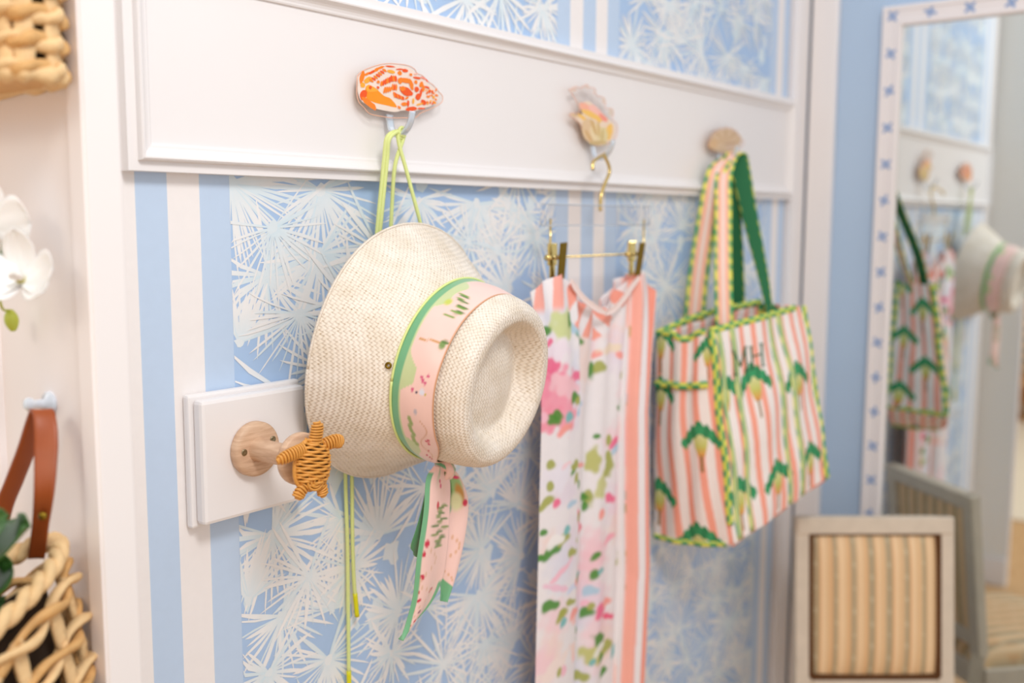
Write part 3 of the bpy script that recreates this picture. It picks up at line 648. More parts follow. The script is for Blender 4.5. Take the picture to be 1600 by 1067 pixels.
kk = sstep(.955, .985, Sg)[..., None]; Cc = Cc*(1-kk)+S(206, 150, 110)*kk
Pin = P+(-.0012)*(P-(HO+HN*.13))/np.linalg.norm(P-(HO+HN*.13), axis=2)[..., None]
v, f = grid(P); put('scarf_band', v, f, M_SILK, scarf, cols=Cc.reshape(-1, 3)).modifiers.new('thick', 'SOLIDIFY').thickness = .0009
kc = hp(.1415, .116, knot_a)+V(.004, -.004, -.006)
def knot_col(l, a): return np.where((np.abs(a) > .55)[..., None], SGR, SPK)
mm = MB()
for k_, (tilt, rr, dz) in enumerate(((.35, .0135, 0), (-.5, .012, -.003), (1.2, .011, .002))):
    t = np.linspace(0, 2*PI, 33); axis = V(math.cos(tilt), -.3, math.sin(tilt)); axis = nrm(axis); e1_ = nrm(np.cross(axis, V(0, -1, .2))); e2_ = np.cross(axis, e1_)
    path = np.array([kc+V(0, 0, dz)+rr*(math.cos(q)*e1_+.8*math.sin(q)*e2_) for q in t])
    v, f = tube(path, .0072+.0012*np.sin(3*t), 12, flat=.9); ang = np.arange(len(v)) % 12
    cc = np.where((ang % 6 < 2)[:, None], SGR if k_ != 1 else SDG, SPK); mm.add(v, f, cc)
mm.put('scarf_knot', M_SILK, scarf)['label'] = 'tight knot of pink and green silk'
def tail(left, right, lab, seedn, zoff, fold):
    """left/right edges traced top to bottom in the plane of the knot"""
    yk_ = D-kc[1]
    Lp = spline(np.array([yk(atY(*p, yk_+zoff), yk_+zoff) for p in left]), 120); Rp = spline(np.array([yk(atY(*p, yk_+zoff), yk_+zoff) for p in right]), 120)
    n, m = 120, 44; rr = random.Random(seedn); s = np.linspace(0, 1, m); t = np.linspace(0, 1, n)
    P = Lp[:, None]*(1-s)[None, :, None]+Rp[:, None]*s[None, :, None]
    P[..., 1] -= fold*np.sin(s[None]*PI*1.5+.4)*(.6+.4*t[:, None])+.004*np.sin(t[:, None]*5)
    Sg, Tg = np.meshgrid(s, t); wpx = np.linalg.norm(Rp-Lp, axis=1)[:, None]+1e-4
    zz = P[..., 2]-Lp[-1, 2]; c = np.tile(SPK, (n, m, 1))
    return P, Sg, Tg, wpx, c
def finish_tail(P, c, lab, parent):
    v, f = grid(P); o = put('scarf_tail', v, f, M_SILK, parent, cols=np.clip(c, 0, 1).reshape(-1, 3)); o.modifiers.new('thick', 'SOLIDIFY').thickness = .0010
    if lab: o['label'] = lab
    return o
P, Sg, Tg, wp, c = tail([(676, 728), (662, 748), (657, 800), (648, 870), (644, 930), (636, 970), (627, 1000)], [(694, 730), (703, 752), (702, 800), (700, 860), (695, 905), (677, 948), (630, 1001)], None, 3, .008, .006)
c = spots(Sg, Tg, c, [(.45, .30, .06, .02, SRD, .3), (.55, .20, .05, .015, S(220, 70, 120), .3), (.5, .17, .05, .014, S(220, 70, 120), .3), (.2, .45, .07, .014, SRD, .3), (.15, .49, .05, .012, SRD, .3), (.15, .59, .08, .014, SRD, .3), (.1, .66, .05, .012, SRD, .3), (.58, .69, .09, .014, SRD, .3), (.18, .71, .06, .012, SRD, .3), (.33, .80, .06, .012, S(140, 90, 110), .4), (.3, .86, .05, .012, SRD, .3), (.18, .89, .05, .012, SRD, .3)])
for k_ in range(15):
    q = k_/14; c = spots(Sg, Tg, c, [(.62+.10*math.sin(k_*1.7)+.15*math.cos(k_*2.3), .30+.17*q, .16, .006, SDG if k_ % 2 else S(124, 146, 70), .4)])
for k_ in range(20): c = spots(Sg, Tg, c, [(.35+.25*math.sin(k_*.7), .48+.02*k_, .03, .012, S(230, 186, 160), .4)])
bd = .0085/wp; kk = np.maximum(sstep(bd*1.05, bd*.9, Sg)*sstep(.08, .12, Tg), sstep(.66, .69, Tg)*sstep(1-bd*1.05, 1-bd*.9, Sg)); kk = np.maximum(kk, sstep(.985, .99, Tg)*np.ones_like(Sg)); c = c*(1-kk[..., None])+SGR*kk[..., None]
g2 = sstep(.12, .0, np.abs(Sg-.45-.9*(.12-Tg)))*sstep(.25, .0, Tg); c = c*(1-g2[..., None])+SGR*g2[..., None]
finish_tail(P, c, 'long pink tail with green hem', scarf)
P, Sg, Tg, wp, c = tail([(694, 730), (692, 750), (692, 800), (690, 850), (689, 890), (693, 925), (694, 941)], [(704, 730), (716, 750), (725, 785), (720, 840), (711, 890), (704, 920), (697, 940)], None, 5, .002, -.006)
c = spots(Sg, Tg, c, [(.5, .18, .4, .10, S(150, 190, 120), .3), (.35, .2, .1, .12, SDG, .4), (.7, .26, .16, .07, S(196, 140, 60), .4), (.55, .30, .2, .05, S(226, 222, 170), .4), (.2, .33, .15, .03, SGR, .4), (.85, .32, .1, .02, SRD, .3), (.12, .47, .12, .016, SRD, .3), (.1, .56, .14, .018, SRD, .3), (.7, .13, .2, .02, S(220, 60, 110), .4)])
for k_ in range(14): c = spots(Sg, Tg, c, [(.5+.3*math.sin(k_*.6), .48+.02*k_, .05, .012, S(230, 180, 150), .4)])
kk = sstep(.80-.12*(1-Sg)*1, .82-.12*(1-Sg), Tg); c = c*(1-kk[..., None])+SGR*kk[..., None]
finish_tail(P, c, 'short pink tail with green tip', scarf)
# narrow dark green under-fold showing left of the long tail
P, Sg, Tg, wp, c = tail([(668, 745), (656, 790), (646, 830), (643, 852), (648, 862)], [(676, 745), (668, 800), (660, 850), (655, 870), (650, 866)], None, 8, -.004, .002)
c[:] = S(92, 150, 104); finish_tail(P, c, 'green hem turned under', scarf)

def pr(p):
    v = np.asarray(p, float)-CAM; z = v@FW
    return np.stack([800+FPX*(v@RT)/z, 533.5-FPX*(v@UP)/z], -1)

# ================================================================== CLIP HANGER
hang = empty('clip_hanger', atY(935, 340, .062), 'clear acrylic trouser hanger with gold hook and two brass clips holding floral dress', 'hanger')
HW = .062
yk = lambda p, off: V(p[0], D-off, p[2])
hx = jx = atY(940, 240, OFF+.022)[0]
pts = [yk(atY(926, 265, .078), .078), yk(atY(928, 252, .074), .074), V(jx, D-.056, z2+.006), yk(atY(945, 244, .058), .058), yk(atY(951, 258, .058), .058), yk(atY(952, 270, .058), .058), yk(atY(946, 285, .060), .060), yk(atY(940, 302, HW), HW), yk(atY(938, 318, HW), HW), yk(atY(938, 330, HW), HW)]
v, f = tube(spline(pts, 60), .0034, 10); part('hook', v, f, M_GOLD, hang)
aL, aR = atY(849, 336, HW), atY(1011, 338, HW); zt = (atY(935, 321, HW)[2], atY(935, 352, HW)[2])
v, f = box2(V(aL[0], D-HW-.006, zt[1]), V(aR[0], D-HW+.006, zt[0]), .002); part('acrylic_bar', v, f, M_ACRYL, hang, smooth=False)
zb = atY(935, 399, HW)[2]
em = MB()
for yy_ in (D-HW-.006, D-HW+.006):
    c4 = [V(aL[0], yy_, zt[1]), V(aR[0], yy_, zt[1]), V(aR[0], yy_, zt[0]), V(aL[0], yy_, zt[0])]
    for i in range(4): em.add(*tube(np.array([c4[i], (c4[i]+c4[(i+1) % 4])/2, c4[(i+1) % 4]]), .0011, 5))
em.put('polished_edges', M_ACRYLB, hang)
wl_, wr_ = aL[0]+.022, aR[0]-.012
pts = [V(wl_, D-HW, zt[1]+.012), V(wl_, D-HW, zb+.01), V(wl_+.003, D-HW, zb+.002), V(wl_+.012, D-HW, zb), V(wr_-.012, D-HW, zb), V(wr_-.003, D-HW, zb+.002), V(wr_, D-HW, zb+.01), V(wr_, D-HW, zt[1]+.012)]
v, f = tube(pts, .0021, 8); part('wire_bar', v, f, M_GOLD, hang)
for px, px2, tip in ((861, 881, (876, 436)), (985, 1004, (996, 430))):
    a_ = atY(px, 390, HW+.001)
    v, f = box(V(a_[0], D-HW-.004, zb+.006), (.026, .005, .040), .0015); cl = part('clip_back', v, f, M_GOLD, hang, smooth=False)
    v, f = tube(np.array([V(a_[0]-.017, D-HW-.003, zb), V(a_[0]+.017, D-HW-.003, zb)]), .0055, 12); part('spring', v, f, M_GOLD, cl)
    v, f = box(V(a_[0], D-HW-.004, zb-.026), (.016, .003, .034), .001); part('clip_tongue', v, f, M_GOLD, cl, smooth=False)
    t_ = atY(px2, 379, HW+.026); b_ = atY(*tip, HW+.016); dd = b_-t_; L_ = np.linalg.norm(dd); zz = nrm(dd); yy = nrm(np.cross(zz, V(1, 0, 0))); xx = np.cross(yy, zz)
    v, f = box((t_+b_)/2, (.019, .0045, L_), .0012, rot=np.array([xx, yy, zz])); lv = part('clip_lever', v, f, M_BRASS, hang, smooth=False); lv['label'] = 'dark brass front lever of the clip'

# ================================================================== FLORAL DRESS
DW = .074
dress = empty('floral_dress', atY(925, 700, DW)*V(1, 1, 0)+V(0, 0, .36), 'white floral print dress with pink striped neckline hanging from the clip hanger', 'dress')
ix = lambda x, y: atY(x, y, DW)
Lc = np.array([ix(*p)[[0, 2]] for p in [(829, 455), (833, 500), (836, 560), (838, 640), (834, 760), (831, 880), (828, 1000), (826, 1100), (824, 1300)]])
Rc = np.array([ix(*p)[[0, 2]] for p in [(1029, 455), (1026, 500), (1021, 560), (1016, 640), (1017, 760), (1019, 880), (1014, 1000), (1009, 1100), (1000, 1300)]])
def ex_(Cn, z): return np.interp(-z, -Cn[:, 1], Cn[:, 0])
topp = [(829, 457), (838, 446), (850, 440), (862, 433), (872, 428), (882, 431), (892, 443), (902, 460), (914, 472), (928, 480), (940, 486), (952, 478), (964, 462), (976, 445), (988, 430), (1000, 424), (1010, 432), (1020, 446), (1029, 457)]
T3 = np.array([ix(*p)[[0, 2]] for p in topp])
xl0, xr0 = T3[0, 0], T3[-1, 0]
NS, NT = 240, 340
s = np.linspace(0, 1, NS); ztop = np.interp(xl0+(xr0-xl0)*s, T3[:, 0], T3[:, 1]); ZB = .40
t = np.linspace(0, 1, NT)**1.15
ZZ = ztop[None, :]+(ZB-ztop[None, :])*t[:, None]; SS = np.tile(s, (NT, 1))
XX = ex_(Lc, ZZ)*(1-SS)+ex_(Rc, ZZ)*SS
sfold = .305-.02*t[:, None]; sband = .80-.05*t[:, None]
gather = np.exp(-t*9)[:, None]
fold = (.026*sstep(sfold+.012, sfold-.012, SS)+.010*np.sin(PI*np.clip(SS/sfold, 0, 1)))
fold = fold+sstep(sfold, sfold+.03, SS)*sstep(sband, sband-.03, SS)*(.006*np.sin(SS*21+1.2*t[:, None]*3)+.004*np.sin(SS*37+2*t[:, None]))
fold = fold+.022*sstep(sband-.01, sband+.02, SS)*(1-.7*sstep(sband+.06, 1.0, SS))+.006*np.sin((SS-sband)*70)*sstep(sband, sband+.03, SS)*sstep(1.0, .95, SS)
fold = fold*(1-.6*gather)+gather*(.006*np.sin(SS*46))
YY = D-(DW-.012+fold)
# printed pattern in garment coordinates (metres from the left edge and down from the shoulder)
U_ = XX-xl0; W_ = 1.585-ZZ
wht, pnk = S(238, 232, 234), S(246, 178, 164)
c = np.tile(wht, (NT, NS, 1)); r_ = random.Random(11)
def soft(c, u0, w0, ru, rw, col, k=.6, a=1.0, rot=0.0):
    du, dw = U_-u0, W_-w0; cr_, sr_ = math.cos(rot), math.sin(rot)
    d = np.sqrt(((du*cr_+dw*sr_)/ru)**2+((-du*sr_+dw*cr_)/rw)**2); d = d+.16*np.sin(du*190+dw*120)+.12*np.sin(dw*230-du*90)
    m = sstep(1+k, 1-k, d)[..., None]*a; return c*(1-m)+col*m
for _ in range(70): c = soft(c, r_.uniform(0, .5), r_.uniform(.05, 1.2), r_.uniform(.015, .05), r_.uniform(.02, .05), S(*r_.choice([(246, 206, 214), (232, 218, 232), (244, 214, 204), (222, 222, 236), (246, 196, 206)])), .7, .7)
def gp(x, y): p = ix(x, y); return p[0]-xl0, 1.585-p[2]
GRN, OLV, PKH, SAL, TEAL, LBL = S(74, 140, 46), S(168, 172, 84), S(240, 108, 146), S(248, 160, 150), S(120, 186, 186), S(176, 206, 226)
flow = [(845, 610, 30, 40, S(244, 140, 166)), (862, 640, 22, 30, S(246, 160, 178)), (848, 570, 12, 22, PKH), (889, 588, 14, 8, PKH), (843, 655, 18, 18, S(244, 150, 170)), (870, 600, 20, 16, S(246, 196, 204)), (855, 540, 20, 18, S(240, 226, 236)), (868, 668, 10, 6, SAL),
        (851, 655, 8, 8, GRN), (858, 648, 6, 8, GRN), (886, 620, 7, 9, GRN), (895, 625, 8, 6, OLV), (901, 636, 10, 6, LBL), (875, 650, 6, 8, TEAL), (935, 580, 5, 14, GRN), (945, 575, 7, 10, OLV), (980, 630, 6, 9, GRN), (973, 640, 6, 4, GRN), (940, 683, 4, 4, GRN), (957, 690, 4, 10, OLV),
        (900, 520, 9, 7, GRN), (908, 535, 7, 7, GRN), (874, 505, 18, 22, S(206, 214, 150)), (884, 500, 5, 12, GRN), (842, 520, 10, 8, GRN), (895, 505, 8, 16, LBL), (918, 520, 5, 8, S(214, 220, 190)), (990, 520, 5, 10, OLV), (934, 525, 5, 8, PKH), (942, 555, 6, 6, SAL), (960, 545, 14, 8, S(240, 220, 196)),
        (850, 535, 5, 5, PKH), (935, 720, 8, 20, S(190, 190, 110)), (945, 760, 7, 22, S(204, 204, 140)), (957, 730, 6, 18, OLV), (968, 700, 8, 10, LBL), (930, 780, 5, 14, OLV), (905, 810, 9, 12, PKH), (915, 828, 6, 9, S(240, 90, 120)), (958, 780, 8, 8, PKH), (945, 805, 5, 9, SAL), (924, 780, 6, 7, GRN), (926, 795, 4, 9, GRN),
        (847, 858, 11, 9, GRN), (865, 838, 8, 8, OLV), (879, 860, 8, 7, OLV), (870, 825, 5, 7, TEAL), (852, 842, 10, 9, S(244, 240, 238)), (844, 943, 10, 9, GRN), (862, 955, 8, 8, OLV), (876, 937, 9, 5, OLV), (864, 968, 5, 7, TEAL), (838, 830, 4, 5, GRN), (833, 870, 4, 5, GRN),
        (937, 870, 6, 6, GRN), (935, 900, 5, 9, GRN), (943, 893, 5, 5, TEAL), (897, 900, 8, 14, S(150, 196, 198)), (905, 905, 12, 4, TEAL), (975, 880, 6, 6, OLV), (983, 795, 4, 9, GRN), (958, 842, 9, 6, S(246, 170, 186)), (902, 960, 12, 8, SAL), (897, 975, 5, 10, PKH), (942, 955, 8, 14, PKH), (956, 965, 12, 5, S(240, 90, 130)), (925, 960, 7, 9, GRN),
        (940, 1000, 10, 12, GRN), (955, 1012, 9, 12, OLV), (908, 990, 5, 8, GRN), (905, 1003, 5, 6, GRN), (932, 1025, 16, 14, S(196, 196, 120)), (945, 1030, 5, 9, GRN), (940, 1015, 10, 8, S(240, 240, 232)), (968, 1020, 5, 12, TEAL), (950, 1052, 6, 8, GRN), (915, 1060, 12, 8, OLV), (978, 920, 3, 8, GRN), (890, 745, 5, 8, OLV), (868, 725, 8, 4, S(250, 200, 206)), (913, 728, 10, 4, SAL), (882, 735, 5, 4, GRN),
        (860, 890, 16, 5, S(246, 190, 206)), (855, 915, 16, 5, S(240, 196, 214)), (880, 915, 12, 5, S(214, 220, 240)), (888, 1010, 12, 12, S(246, 216, 206)), (850, 1040, 18, 14, S(244, 226, 220)), (855, 745, 16, 20, S(236, 230, 240))]
SX, SZ = .0024, .00122   # metres per traced unit across and down
rq = random.Random(5)
for _ in range(32): flow.append((rq.uniform(838, 985), rq.uniform(540, 1060), rq.uniform(3, 9), rq.uniform(4, 9), rq.choice([GRN, OLV, OLV, PKH, SAL, S(250, 200, 196), S(246, 190, 206), TEAL, LBL])))
for x, y, a_, b_, col in flow:
    u0, w0 = gp(x, y); c = soft(c, u0, w0, a_*SX, b_*SZ, col, .28, .95, r_.uniform(-.5, .5))
# shoulder stripes and the striped turned band at the right
stripe_v = lambda U, per, duty: sstep(duty+.03, duty-.03, np.abs(((U/per) % 1)-.5)*2)[..., None]
k = sstep(.02, .0, (W_-np.interp(U_, [0, .12, .2, .48], [.085, .085, .05, .10]))*1.0)[..., None]
cs_ = mixc(wht, S(248, 172, 158), stripe_v(U_+.1*(W_), .052, .46)); c = c*(1-k)+cs_*k
nk = np.interp(XX, T3[:, 0], T3[:, 1])-ZZ            # depth below the neckline
xa, xm, xb = ix(886, 440)[0], ix(938, 490)[0], ix(990, 434)[0]
lim = np.where(XX < xm, .078-.022*(XX-xa)/(xm-xa), .060*(1-.35*(XX-xm)/(xb-xm)))
inn = (sstep(xa-.004, xa+.004, XX)*sstep(xb+.03, xb+.02, XX)*sstep(lim+.004, lim-.004, nk))[..., None]
ph_ = np.where(XX < xm, (XX-xa)*1.0+nk*.55, (XX-xm)*.9-nk*.75+.01)/.044
c = c*(1-inn)+mixc(wht, S(246, 164, 146), (sstep(.56, .50, np.abs((ph_ % 1)-.5)*2))[..., None])*inn
q = (SS-sband)/(1-sband)
kb = sstep(sband-.004, sband+.004, SS)[..., None]
st = np.where((q < .16)[..., None], S(248, 176, 160), np.where((q < .22)[..., None], wht, np.where((q < .34)[..., None], S(248, 182, 168), np.where((q < .56)[..., None], wht, np.where((q < .92)[..., None], S(246, 158, 138), wht)))))
c = c*(1-kb)+st*kb
v, f = grid(np.stack([XX, YY, ZZ], -1)); fc_ = part('front_cloth', v, f, M_CLOTH, dress, cols=np.clip(c, 0, 1).reshape(-1, 3)); fc_.modifiers.new('thick', 'SOLIDIFY').thickness = .0012
# back of the dress behind the front
YB = np.minimum(D-(.030+.010*np.sin(SS*9)), YY+.02); XB = XX+(.5-SS)*.06
cb = np.tile(wht, (NT, NS, 1)); v, f = grid(np.stack([XB, YB, ZZ-.01], -1)[::4, ::4]); part('back_cloth', v, f, M_CLOTH, dress, cols=mixc(wht, S(248, 190, 176), stripe_v(U_, .05, .45))[::4, ::4].reshape(-1, 3)).modifiers.new('thick', 'SOLIDIFY').thickness = .0012
# pink striped facing along the neckline
def facing(pts, half, name='neck_facing'):
    p = spline(np.array([yk(ix(*q_), DW+.012) for q_ in pts]), 50); T = np.gradient(p, axis=0); T /= np.linalg.norm(T, axis=1)[:, None]; wd = np.cross(T, V(0, -1, 0))
    col = lambda l, a: np.tile(S(244, 222, 216), l.shape+(1,))
    v, f, cc = ribbon(p, wd, np.concatenate([np.linspace(half*.6, half, 10), np.full(30, half), np.linspace(half, half*.6, 10)]), 7, .0016, col, crown=.002); part(name, v, f, M_CLOTH, dress, cols=cc)
facing([(884, 438), (893, 452), (904, 466), (922, 480), (940, 489)], .0065)
facing([(992, 432), (979, 448), (966, 467), (952, 482), (938, 490)], .0065)

# ================================================================== STRIPED TOTE BAG
NB, NTp = atY(1145, 850, .215), atY(1110, 517, .160)
WB, WT = atY(1024, 836, .035), atY(1028, 520, .035)
FB, FT = atY(1291, 746, .300), atY(1254, 478, .235)
BFB = FB+V(.02, .175, .012); BFT = FT+V(.0, .105, .0)
bag = empty('tote_bag', (NB+WB+FB+BFB)/4, 'pink striped quilted tote bag with palm motifs and green yellow gingham trim', 'tote bag')
BPK, BWT, BGR, BYL, BDG = S(246, 164, 142), S(242, 232, 228), S(56, 156, 100), S(226, 224, 92), S(30, 110, 66)
def bag_panel(TL, TR, BL, BR, nu, nv, bulge, motifs, name, per=.034, dip=0.0, sag=0.0, stripe0=0.0):
    p = np.linspace(0, 1, nu); q = np.linspace(0, 1, nv); Pg, Qg = np.meshgrid(p, q)
    X = (TL*(1-Pg[..., None])+TR*Pg[..., None])*(1-Qg[..., None])+(BL*(1-Pg[..., None])+BR*Pg[..., None])*Qg[..., None]
    n = nrm(np.cross(TR-TL, BL-TL)); n = n if n@(CAM-TL) > 0 else -n
    X = X+n*(bulge*np.sin(PI*Pg)**.8*np.sin(PI*np.clip(Qg*.92+.05, 0, 1))+.004*np.sin(Pg*17+Qg*3)*np.sin(PI*Pg)+.003*np.sin(Qg*13+Pg*5))[..., None]
    X = X+V(0, 0, -1)*(dip*np.exp(-((Pg-.55)/.2)**2)*np.exp(-Qg*6)+sag*np.sin(PI*Pg)*Qg**3)[..., None]
    Wd = (np.linalg.norm(TR-TL)+np.linalg.norm(BR-BL))/2; Ht = np.linalg.norm(BL-TL); U = Pg*Wd; Vv = Qg*Ht
    c = mixc(BWT, BPK, stripe_v(U+stripe0+.006*np.sin(Vv*9), per, .40))
    pix = pr(X.reshape(-1, 3)).reshape(nv, nu, 2)
    for mx, my, sc in motifs:
        k = np.argmin((pix[..., 0]-mx)**2+(pix[..., 1]-my)**2); u0, v0 = (U.flat[k], Vv.flat[k]) if mx > 2 else (mx*Wd, my*Ht); du, dv = (U-u0)/sc, (Vv-v0)/sc   # dv down
        tri = np.clip((dv+.030)/.060, 0, 1)
        heart = (dv > -.022)&(dv < .028)&(np.abs(du) < .017*np.sqrt(1-tri*.9))
        c = np.where((heart)[..., None], mixc(mixc(S(224, 222, 170), S(196, 196, 100), np.clip(tri*1.6, 0, 1)[..., None]), S(226, 140, 70), np.clip(tri*2.4-1.4, 0, 1)[..., None]), c)
        c = np.where(((np.abs(du) < .0025)&(dv > .026)&(dv < .062))[..., None], S(150, 116, 70), c)
        chev = (dv+.046-.55*np.abs(du)-12*du*du); leaf = (chev > -.003-.0035*np.sin(np.abs(du)*520))&(chev < .026-.0022*np.sin(np.abs(du)*520))&(np.hypot(np.abs(du), dv+.02) < .048)
        c = np.where(leaf[..., None], mixc(BGR, BDG, (.5+.5*np.sin(np.abs(du)*300+dv*90))[..., None]*.7), c)
    v, f = grid(X); o = part(name, v, f, M_BAG, bag, cols=c.reshape(-1, 3)); o.modifiers.new('thick', 'SOLIDIFY').thickness = .004
    return X, U, Vv, o
def ging(l, a, n=4): return np.where(((np.floor(l/.0135)+np.floor((a+1)*n/2)) % 2 < 1)[..., None], BGR, BYL)
def piping(path, r=.0078, name='gingham_binding'):
    path = np.asarray(path); n = 90; p = spline(path, n); v, f = tube(p, r, 8); l = np.concatenate([[0], np.cumsum(np.linalg.norm(np.diff(p, axis=0), axis=1))])
    L = np.repeat(l, 8); A = np.tile(np.arange(8), n); cc = np.where(((np.floor(L/.0165)+np.floor(A/4)) % 2 < 1)[:, None], BGR, BYL); cc = np.vstack([cc, BGR, BGR])
    return part(name, v, f, M_BAG, bag, cols=cc)
Xf, Uf, Vf, of = bag_panel(NTp, FT, NB, FB, 200, 170, .020, [(1178, 604, 1.12), (1246, 598, 1.12), (1213, 752, 1.1), (1155, 782, 1.1), (1264, 722, 1.1), (1131, 622, 1.1)], 'front_panel', .036)
Xe, Ue, Ve, oe = bag_panel(WT, NTp, WB, NB, 130, 170, .018, [(1095, 694, 1), (1034, 622, 1), (1032, 778, 1), (1034, 540, 1), (1094, 850, 1), (1106, 555, .8)], 'end_panel', .033, dip=.016, sag=.006)
bag_panel(WT, BFT, WB, BFB, 60, 60, .0, [], 'back_panel', .04)
bag_panel(FT, BFT, FB, BFB, 80, 130, .0, [(.3, .22, 1), (.75, .45, 1), (.3, .68, 1), (.8, .9, 1), (.85, .05, .9)], 'far_end_panel', .033)
piping(np.array([FT, FT*.5+FB*.5, FB])); piping(np.array([BFT, BFT*.5+BFB*.5, BFB])); piping(np.array([FB, FB*.5+BFB*.5, BFB]))
bag_panel(WB, NB, BFB, FB, 40, 40, .0, [], 'base_panel', .033)
for path in (Xf[0, ::20], Xf[::17, 0]+V(-.002, -.002, 0), Xf[::17, -1], Xe[0, ::13], Xe[-1, ::13], np.array([WT, WT*.6+BFT*.4+V(0, 0, .012), BFT+V(0, 0, .004)])): piping(path)
# patch pocket on the near end
i0 = int(np.argmin(np.abs(pr(Xe[:, 65])[:, 1]-602))); pk = Xe[i0:]+nrm(np.cross(NTp-WT, WB-WT))*np.sign(nrm(np.cross(NTp-WT, WB-WT))@(CAM-WT))*.006
piping(pk[0, ::13]+V(-.003, -.003, 0))
# gingham bands sewn down the front where the handles run
for fr_, wcol in ((.12, 0), (.64, 0)):
    for side in (-1, 1):
        col_i = int((fr_+side*.060)*199); pth = Xf[::6, max(1, col_i)]+nrm(np.cross(FT-NTp, NB-NTp))*np.sign(nrm(np.cross(FT-NTp, NB-NTp))@(CAM-NTp))*.004
        v, f, cc = ribbon(pth, nrm(FT-NTp), .0085, 5, .002, lambda l, a: np.where(((np.floor(l/.011)+np.floor((a+1)*1.99)) % 2 < 1)[..., None], mixc(BGR, BWT, .15), mixc(BYL, BWT, .25))); part('handle_band', v, f, M_BAG, bag, cols=cc)
# handles looped over the hook
fr_col = lambda l, a: np.where((np.abs(a) > .55)[..., None], np.where(((np.floor(l/.0155)) % 2 < 1)[..., None], BGR, BYL), np.where((np.abs(a) < .22)[..., None], BWT, S(248, 186, 160)))
bk_col = lambda l, a: np.where(((np.abs(a) > .8)&((l/.022) % 1 < .5))[..., None], BYL, BDG+0*a[..., None])
hz = z3+.006; hX = atY(1136, 252, OFF+.022)[0]
def handle(pts, half, wd):
    p = spline(np.array(pts), 90); v, f, cc = ribbon(p, nrm(wd), np.interp(np.linspace(0, 1, 90), [0, .4, .5, .6, 1], [half[0], half[0]*.95, half[1], half[2], half[3]]), 9, .003, bk_col, fr_col); part('handle', v, f, M_BAG, bag, cols=cc)
handle([atY(1083, 512, .040), atY(1092, 425, .045), atY(1107, 330, .050), atY(1120, 268, .052), V(hX-.006, D-.054, hz+.002), V(hX+.016, D-.056, hz-.004), atY(1146, 330, .058), atY(1150, 420, .056), atY(1152, 505, .052)], (.024, .013, .018, .020), V(.45, -.9, 0))
handle([atY(1132, 512, .152), atY(1130, 425, .130), atY(1130, 330, .092), atY(1131, 275, .070), V(hX-.002, D-.062, hz+.006), V(hX+.020, D-.066, hz-.002), atY(1172, 340, .100), atY(1192, 430, .140), atY(1204, 495, .172)], (.020, .015, .026, .007), V(.45, -.9, 0))
# embroidered letters on the front panel
def letter(ch, cx, cy, h, wpx):
    segs = {'M': [((-1, -1), (-1, 1)), ((-1, 1), (0, -.5)), ((0, -.5), (1, 1)), ((1, 1), (1, -1)), ((-1.25, -1), (-.75, -1)), ((.75, -1), (1.25, -1)), ((-1.25, 1), (-.9, 1)), ((.9, 1), (1.25, 1))],
            'H': [((-1, -1), (-1, 1)), ((1, 1), (1, -1)), ((-1, .05), (1, .05)), ((-1.3, -1), (-.7, -1)), ((.7, -1), (1.3, -1)), ((-1.3, 1), (-.7, 1)), ((.7, 1), (1.3, 1))]}[ch]
    pix = pr(Xf.reshape(-1, 3)); m = MB(); n = nrm(np.cross(FT-NTp, NB-NTp)); n = n*np.sign(n@(CAM-NTp))
    for a_, b_ in segs:
        pp = []
        for k in np.linspace(0, 1, 8):
            x = cx+(a_[0]*(1-k)+b_[0]*k)*wpx+(-(a_[1]*(1-k)+b_[1]*k))*h*.08; y = cy-(a_[1]*(1-k)+b_[1]*k)*h-(a_[0]*(1-k)+b_[0]*k)*wpx*.3
            i = np.argmin((pix[:, 0]-x)**2+(pix[:, 1]-y)**2); pp.append(Xf.reshape(-1, 3)[i]+n*.005)
        pp = np.array(pp); pp = pp+0*pp; pp[1:-1] = (pp[:-2]+pp[2:])/2*.5+pp[1:-1]*.5
        m.add(*tube(pp, .0022 if a_[0] == b_[0] or ch == 'M' else .0016, 6))
    o = m.put('embroidered_letter', M_EMB, bag)
letter('M', 1154, 564, 18, 9); letter('H', 1180, 556, 17, 8)

# ================================================================== CHAIR
P1, P2 = V(2.399, .975, .916), V(2.649, .664, .916)
cx_ = nrm((P2-P1)*V(1, 1, 0)); CF = np.cross(cx_, V(0, 0, 1.0))           # across, towards the sitter's front
CF = CF if CF@(CAM-P1) > 0 else -CF
WC = np.linalg.norm((P2-P1)[:2]); tilt = math.radians(7)
bu = V(0, 0, 1)*math.cos(tilt)-CF*math.sin(tilt); bn = CF*math.cos(tilt)+V(0, 0, 1)*math.sin(tilt)   # up the back, out of the back
CT = (P1+P2)/2
chair = empty('upholstered_chair', (CT[0]+CF[0]*.2, CT[1]+CF[1]*.2, 0), 'square-backed grey painted chair with striped gold upholstery standing before the mirror', 'chair')
def bk(a, b, n): return CT+cx_*a-bu*b+bn*n               # back frame coords: a across, b below the top, n proud
def bar(p, q, wv, th, bev=.004):
    L = np.linalg.norm(q-p); z = (q-p)/L; x = nrm(wv-(wv@z)*z); y = np.cross(z, x); return box((p+q)/2, (th[0], th[1], L), bev, rot=np.array([x, y, z]))
TH = .030
def cp_(name, v, f, m=M_CHAIR, parent=None, **k): return part(name, v, f, m, parent or chair, **k)
sw = .042
